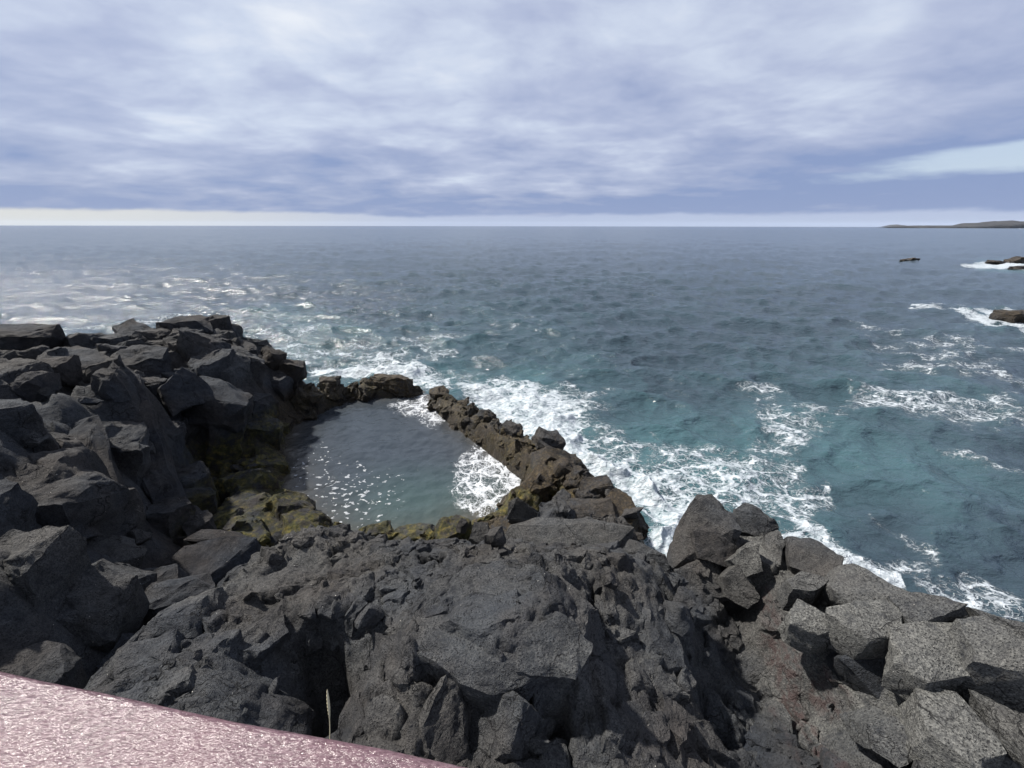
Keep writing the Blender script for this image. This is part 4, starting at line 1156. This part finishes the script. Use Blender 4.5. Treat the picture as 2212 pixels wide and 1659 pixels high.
def foam_nodes(t, pos, foam, stretch=(1, 1, 1), rot=0.0, scale=1.0):
    """lace of foam: wide walls between bubbles where the attribute is high, threads where it is low"""
    mp = t.node('ShaderNodeMapping')
    t.put(mp.inputs['Vector'], pos)
    mp.inputs['Rotation'].default_value = (0, 0, rot)
    mp.inputs['Scale'].default_value = stretch
    p = mp.outputs[0]
    wv = t.vmath('SCALE', t.vmath('SUBTRACT', t.noise(p, 1.6 * scale, 4, 0.6, out='Color'), (.5, .5, .5)), scale=0.9 / scale)
    pw = t.vmath('ADD', p, wv)
    e1 = t.voro(pw, 1.15 * scale, 'DISTANCE_TO_EDGE')
    e2 = t.voro(t.vmath('ADD', pw, (4.3, 1.7, 0)), 3.0 * scale, 'DISTANCE_TO_EDGE')
    e3 = t.voro(t.vmath('ADD', p, t.vmath('SCALE', wv, scale=0.4)), 7.5 * scale, 'DISTANCE_TO_EDGE')
    br = t.noise(p, 0.8 * scale, 5, 0.65)
    br2 = t.noise(p, 6.0 * scale, 4, 0.7)
    rd = t.math('SUBTRACT', 1.0, t.math('ABSOLUTE', t.math('MULTIPLY_ADD', t.noise(pw, 0.7 * scale, 4, 0.6, 0.8), 2.0, -1.0)))
    f = t.math('ADD', foam, t.math('MULTIPLY', t.math('SUBTRACT', br, 0.5), 1.0))
    f = t.math('ADD', f, t.math('MULTIPLY', t.math('SUBTRACT', br2, 0.5), 0.40))
    f = t.math('MULTIPLY', t.math('MAXIMUM', f, 0.0), t.range(foam, 0.01, 0.20))
    w = t.math('MULTIPLY', t.math('POWER', f, 1.5), 0.30)
    a1 = t.range(t.math('SUBTRACT', w, e1), -0.03, 0.03)
    a2 = t.math('MULTIPLY', t.range(t.math('SUBTRACT', t.math('MULTIPLY', w, 0.9), e2), -0.05, 0.05), 0.8)
    a5 = t.math('MULTIPLY', t.range(t.math('SUBTRACT', t.math('MULTIPLY', w, 0.9), e3), -0.06, 0.10), 0.62)
    a4 = t.math('MULTIPLY', t.range(t.math('ADD', rd, t.math('MULTIPLY', w, 0.55)), 0.99, 1.03), 0.85)
    a3 = t.math('MULTIPLY', t.range(f, 0.75, 1.35), 0.95)
    m = t.math('MAXIMUM', t.math('MAXIMUM', t.math('MAXIMUM', a1, a2), t.math('MAXIMUM', a4, a5)), a3)
    m = t.math('MULTIPLY', m, t.range(br2, 0.25, 0.65, 0.40, 1.0))
    m = t.math('MULTIPLY', m, t.range(f, 0.08, 0.30), clamp=True)
    return m, br2

def sea_material():
    m, t, b = new_mat('sea_water')
    pos = t.node('ShaderNodeNewGeometry').outputs['Position']
    foam = attr(t, 'foam').outputs['Fac']
    aer = attr(t, 'aerated').outputs['Fac']
    fm, br2 = foam_nodes(t, pos, foam, (0.8, 1.15, 1), R(20))
    n = t.noise(pos, 0.06, 4, 0.6)
    deep = t.mix(n, (0.020, 0.034, 0.045, 1), (0.027, 0.044, 0.056, 1))
    col = t.mix(aer, deep, (0.045, 0.100, 0.112, 1))
    white = t.mix(br2, (0.28, 0.32, 0.36, 1), (0.50, 0.53, 0.56, 1))
    col = t.mix(fm, col, white)
    t.put(b.inputs['Base Color'], col)
    ln = t.node('ShaderNodeVectorMath', operation='LENGTH')
    t.put(ln.inputs[0], pos)
    t.put(b.inputs['Roughness'], t.math('ADD', t.range(ln.outputs['Value'], 8.0, 90.0, 0.07, 0.17), t.math('MULTIPLY', fm, 0.6)))
    b.inputs['IOR'].default_value = 1.333
    b.inputs['Specular IOR Level'].default_value = 0.54
    mp = t.node('ShaderNodeMapping')
    t.put(mp.inputs['Vector'], pos)
    mp.inputs['Rotation'].default_value = (0, 0, R(-14))
    mp.inputs['Scale'].default_value = (0.55, 1.0, 1)
    p = mp.outputs[0]
    h1 = t.noise(p, 2.6, 5, 0.62, 0.4)
    h2 = t.noise(p, 0.55, 4, 0.6, 0.3)
    h3 = t.noise(p, 0.12, 3, 0.6)
    h = t.math('ADD', t.math('MULTIPLY', h1, 0.15), t.math('MULTIPLY', h2, 0.38))
    h = t.math('ADD', h, t.math('MULTIPLY', h3, 0.6))
    h = t.math('ADD', h, t.math('MULTIPLY', t.noise(p, 9.0, 3, 0.6), 0.022))
    h = t.math('ADD', h, t.math('MULTIPLY', fm, 0.05))
    t.put(b.inputs['Normal'], t.bump(h, t.range(ln.outputs['Value'], 40.0, 300.0, 1.0, 0.55), 1.0))
    return m

sea_me = build_sea()
sea_me.materials.append(sea_material())
o = link('sea', sea_me)
tag(o, kind='structure')


# ------------------------------------------------------------------ pool water
def build_pool():
    pad = np.array(POOL); c = pad.mean(0)
    x0, y0 = pad.min(0) - 1.2; x1, y1 = pad.max(0) + 1.2
    n = 300
    xs, ys = np.linspace(x0, x1, n), np.linspace(y0, y1, n)
    X, Y = np.meshgrid(xs, ys)
    d, _ = path_dist(X, Y, POOL_LOOP)
    ins = in_poly(X, Y, POOL)
    sdist = np.where(ins, d, -d)
    a = fft_ocean(256, 9.1, (-0.5, -1.0), 1.6, 8, 0.05, 0.8)
    b = fft_ocean(256, 4.3, (0.7, -1.0), 1.2, 9, 0.03, 0.3)
    H = 0.09 + 0.016 * sample_tile(a[0], 9.1, X, Y) + 0.007 * sample_tile(b[0], 4.3, X, Y)
    px, py = pix_of_ground(X, Y, 0.09)
    foam = np.zeros(X.shape)
    for s in [[(1130, 1000, 20, .62), (1060, 1000, 34, .66), (1030, 1050, 44, .62), (1060, 1085, 30, .58)], [(1040, 975, 16, .6), (1000, 1015, 20, .5), (985, 1040, 10, .42)], [(1010, 1085, 16, .5), (1040, 1100, 10, .5)],
              [(1100, 1010, 26, .7), (1115, 1050, 26, .72), (1070, 1095, 16, .6)],
              [(850, 880, 12, .46), (900, 880, 22, .5), (940, 905, 20, .46), (960, 905, 8, .4), (905, 862, 14, .62)], [(640, 905, 4, .3), (740, 860, 5, .5), (800, 856, 5, .5)],
              [(1225, 1045, 22, 1.0), (1215, 1050, 20, 1.0)], [(560, 1195, 26, .5), (590, 1190, 20, .5)]]:
        foam = np.maximum(foam, seg_mask(px, py, [(*q[:3], q[3] * (0.68 if q[3] < .9 else 1)) for q in s]))
    speck = np.zeros(X.shape)
    for s in [[(690, 990, 24, .25), (720, 1040, 34, .5), (750, 1080, 40, .75), (740, 1110, 30, .55), (800, 1125, 22, .4)], [(780, 1040, 30, .35), (830, 1080, 30, .3), (850, 1040, 20, .25)], [(650, 1010, 14, .3), (655, 1070, 14, .3)]]:
        speck = np.maximum(speck, seg_mask(px, py, s))
    shal = np.exp(-np.maximum(sdist, 0) / 0.7)
    teal = smooth01((12.6 - Y) / 3.2) * smooth01((X + 6.5) / 3.5)
    Hf = H + 0.02 * foam
    V = np.stack([X.ravel(), Y.ravel(), Hf.ravel()], 1)
    idx = np.arange(n * n).reshape(n, n)
    F = np.stack([idx[:-1, :-1], idx[:-1, 1:], idx[1:, 1:], idx[1:, :-1]], -1).reshape(-1, 4)
    keepv = (sdist > -0.9).ravel() & ~(((Y > 16.9) & (sdist < -0.35)).ravel())
    keepv |= ((np.hypot(X - P(1225, 1045, .1)[0], Y - P(1225, 1045, .1)[1]) < 0.6)).ravel()
    F = F[keepv[F].all(1)]
    me = mesh_np('pool_water', V, F, None)
    for nm, q in (('foam', foam), ('specks', speck), ('shallow', shal), ('teal', teal)):
        at = me.attributes.new(nm, 'FLOAT', 'POINT')
        at.data.foreach_set('value', q.ravel().astype(np.float32))
    m, t, bs = new_mat('pool_water')
    pos = t.node('ShaderNodeNewGeometry').outputs['Position']
    fm, br2 = foam_nodes(t, pos, attr(t, 'foam').outputs['Fac'], (1, 1, 1), 0.4, 1.5)
    sp_ = attr(t, 'specks').outputs['Fac']
    sn = t.noise(t.vmath('MULTIPLY', pos, (0.8, 1.1, 1)), 7.5, 2, 0.5, 0.2)
    sf = t.math('MULTIPLY', t.range(t.math('ADD', sn, t.math('MULTIPLY', sp_, 0.125)), 0.655, 0.70), t.range(sp_, 0.04, 0.15))
    fm = t.math('MAXIMUM', fm, t.math('MULTIPLY', sf, 0.52))
    nn = t.noise(pos, 0.5, 4, 0.6)
    col = t.mix(nn, (0.022, 0.029, 0.038, 1), (0.031, 0.040, 0.051, 1))
    col = t.mix(attr(t, 'teal').outputs['Fac'], col, (0.032, 0.054, 0.057, 1))
    bed = t.mix(t.noise(pos, 3.0, 5, 0.65), (0.018, 0.016, 0.013, 1), (0.095, 0.080, 0.060, 1))
    col = t.mix(t.math('MULTIPLY', attr(t, 'shallow').outputs['Fac'], 0.75), col, bed)
    col = t.mix(fm, col, (0.46, 0.48, 0.51, 1))
    t.put(bs.inputs['Base Color'], col)
    t.put(bs.inputs['Roughness'], t.math('ADD', 0.06, t.math('MULTIPLY', fm, 0.7)))
    bs.inputs['IOR'].default_value = 1.333
    h = t.math('ADD', t.math('MULTIPLY', t.noise(pos, 5.0, 4, 0.6, 0.3), 0.05), t.math('MULTIPLY', fm, 0.02))
    t.put(bs.inputs['Normal'], t.bump(h, 0.6, 1.0))
    me.materials.append(m)
    o = link('pool_water', me)
    tag(o, kind='structure')
build_pool()


# ------------------------------------------------------------------ handrail and grass
def handrail():
    zt = CAM_H - 0.45
    a = P(0, 1444, zt); b = P(1040, 1659, zt)
    e = (b - a) / np.linalg.norm(b - a)
    nrm = np.array([e[1], -e[0], 0])            # towards the viewer
    if nrm[1] > 0: nrm = -nrm
    w, hgt, r, q = 0.20, 0.055, 0.008, 6
    prof = []
    for (cx, cz, a0) in ((r, -r, 90), (r, -hgt + r, 180), (w - r, -hgt + r, 270), (w - r, -r, 0)):
        for k in range(q + 1):
            th = R(a0 + 90 * k / q)
            prof.append((cx + r * math.cos(th), cz + r * math.sin(th)))
    n = 60
    s = np.linspace(-2.2, 2.4, n)
    V, F = [], []
    for si in s:
        for (x, z) in prof:
            wv = 0.0012 * math.sin(si * 9) + 0.0008 * math.sin(si * 23 + 1)
            V.append(a + e * si + nrm * (x - 0.0 + wv) + np.array([0, 0, z]))
    m_ = len(prof)
    for i in range(n - 1):
        for j in range(m_):
            F.append((i * m_ + j, i * m_ + (j + 1) % m_, (i + 1) * m_ + (j + 1) % m_, (i + 1) * m_ + j))
    V = np.array(V); c = V.mean(0)
    m, t, bs = new_mat('painted_rail')
    pos = t.node('ShaderNodeNewGeometry').outputs['Position']
    mp = t.node('ShaderNodeMapping')
    t.put(mp.inputs['Vector'], pos)
    mp.inputs['Rotation'].default_value = (0, 0, R(-50))
    mp.inputs['Scale'].default_value = (0.8, 2.6, 1)
    p = mp.outputs[0]
    n1 = t.noise(p, 165, 3, 0.55)
    n2 = t.noise(p, 60, 3, 0.6)
    n3 = t.noise(pos, 9, 4, 0.6)
    col = t.mix(t.range(n1, .3, .7), (0.058, 0.030, 0.038, 1), (0.145, 0.092, 0.108, 1))
    col = t.mix(t.range(n3, .35, .75), col, (0.11, 0.060, 0.072, 1))
    t.put(bs.inputs['Base Color'], col)
    t.put(bs.inputs['Roughness'], t.range(n2, .3, .7, .30, .46))
    bs.inputs['Specular IOR Level'].default_value = 0.25
    bs.inputs['Metallic'].default_value = 0.0
    bs.inputs['Coat Weight'].default_value = 0.46
    bs.inputs['Coat Roughness'].default_value = 0.16
    h = t.math('ADD', t.math('MULTIPLY', n1, 1.0), t.math('MULTIPLY', n2, 1.2))
    nb = t.bump(h, 1.0, 0.0020)
    t.put(bs.inputs['Normal'], nb)
    t.put(bs.inputs['Coat Normal'], nb)
    me = mesh_np('handrail', V - c, np.array(F), m)
    tag(link('handrail', me, None, c), 'broad weathered pinkish red handrail with a rounded far edge across the lower left corner', 'handrail')
handrail()

def grass():
    m, t, bs = new_mat('dry_straw')
    pos = t.node('ShaderNodeNewGeometry').outputs['Position']
    t.put(bs.inputs['Base Color'], t.mix(t.noise(pos, 60, 3), (0.42, 0.36, 0.22, 1), (0.62, 0.56, 0.40, 1)))
    bs.inputs['Roughness'].default_value = .8
    base = P(714, 1602, 3.78); tip = D(709, 1490, 3.62 / 1.0)
    base_d = (CAM_H - base[2]) / -ray(714, 1602)[2]
    tip = D(709, 1490, base_d * 0.985)
    root = bpy.data.objects.new('dry_grass', None); C.objects.link(root)
    root.location = base; root.empty_display_size = 0.1
    tag(root, 'single dry straw coloured grass stalk with a seed head beside the handrail', 'grass stalk')
    def tube(ts, rad):
        V, F = [], []
        for i, tt in enumerate(ts):
            c = base + (tip - base) * tt + np.array([0.006 * math.sin(tt * 4), 0, 0]) - base
            for k in range(7):
                th = 2 * math.pi * k / 7
                r = rad(tt) * (1 + 0.25 * math.sin(i * 2.1 + k * 2.3) * (tt > .5))
                V.append(c + np.array([math.cos(th) * r, math.sin(th) * r, 0]))
        for i in range(len(ts) - 1):
            for k in range(7):
                F.append((i * 7 + k, i * 7 + (k + 1) % 7, (i + 1) * 7 + (k + 1) % 7, (i + 1) * 7 + k))
        return np.array(V), np.array(F)
    V, F = tube(np.linspace(-.05, .6, 12), lambda q: 0.0042)
    link('stem', mesh_np('stem', V, F, m), root)
    V, F = tube(np.linspace(.42, 1.0, 26), lambda q: 0.0028 + 0.0090 * math.sin(math.pi * min(1, max(0, (q - .42) / .58))) ** 0.8)
    link('seed_head', mesh_np('seed_head', V, F, m), root)
grass()


# ------------------------------------------------------------------ sea air: far land and island fade into it
def haze():
    x0, x1, y0, y1, z0, z1 = -19000.0, 19000.0, -60.0, 19000.0, -6.0, 150.0
    V = [(x, y, z) for x in (x0, x1) for y in (y0, y1) for z in (z0, z1)]
    F = [(0, 1, 3, 2), (4, 6, 7, 5), (0, 4, 5, 1), (2, 3, 7, 6), (0, 2, 6, 4), (1, 5, 7, 3)]
    m = bpy.data.materials.new('sea_air')
    m.use_nodes = True
    t = NT(m.node_tree)
    t.n.clear()
    out = t.node('ShaderNodeOutputMaterial')
    v = t.node('ShaderNodeVolumePrincipled')
    v.inputs['Color'].default_value = (0.70, 0.82, 0.98, 1)
    v.inputs['Density'].default_value = 0.000016
    t.l.new(v.outputs[0], out.inputs['Volume'])
    me = mesh_np('haze', np.array(V), np.array(F), m, False)
    tag(link('haze', me), kind='stuff')
haze()
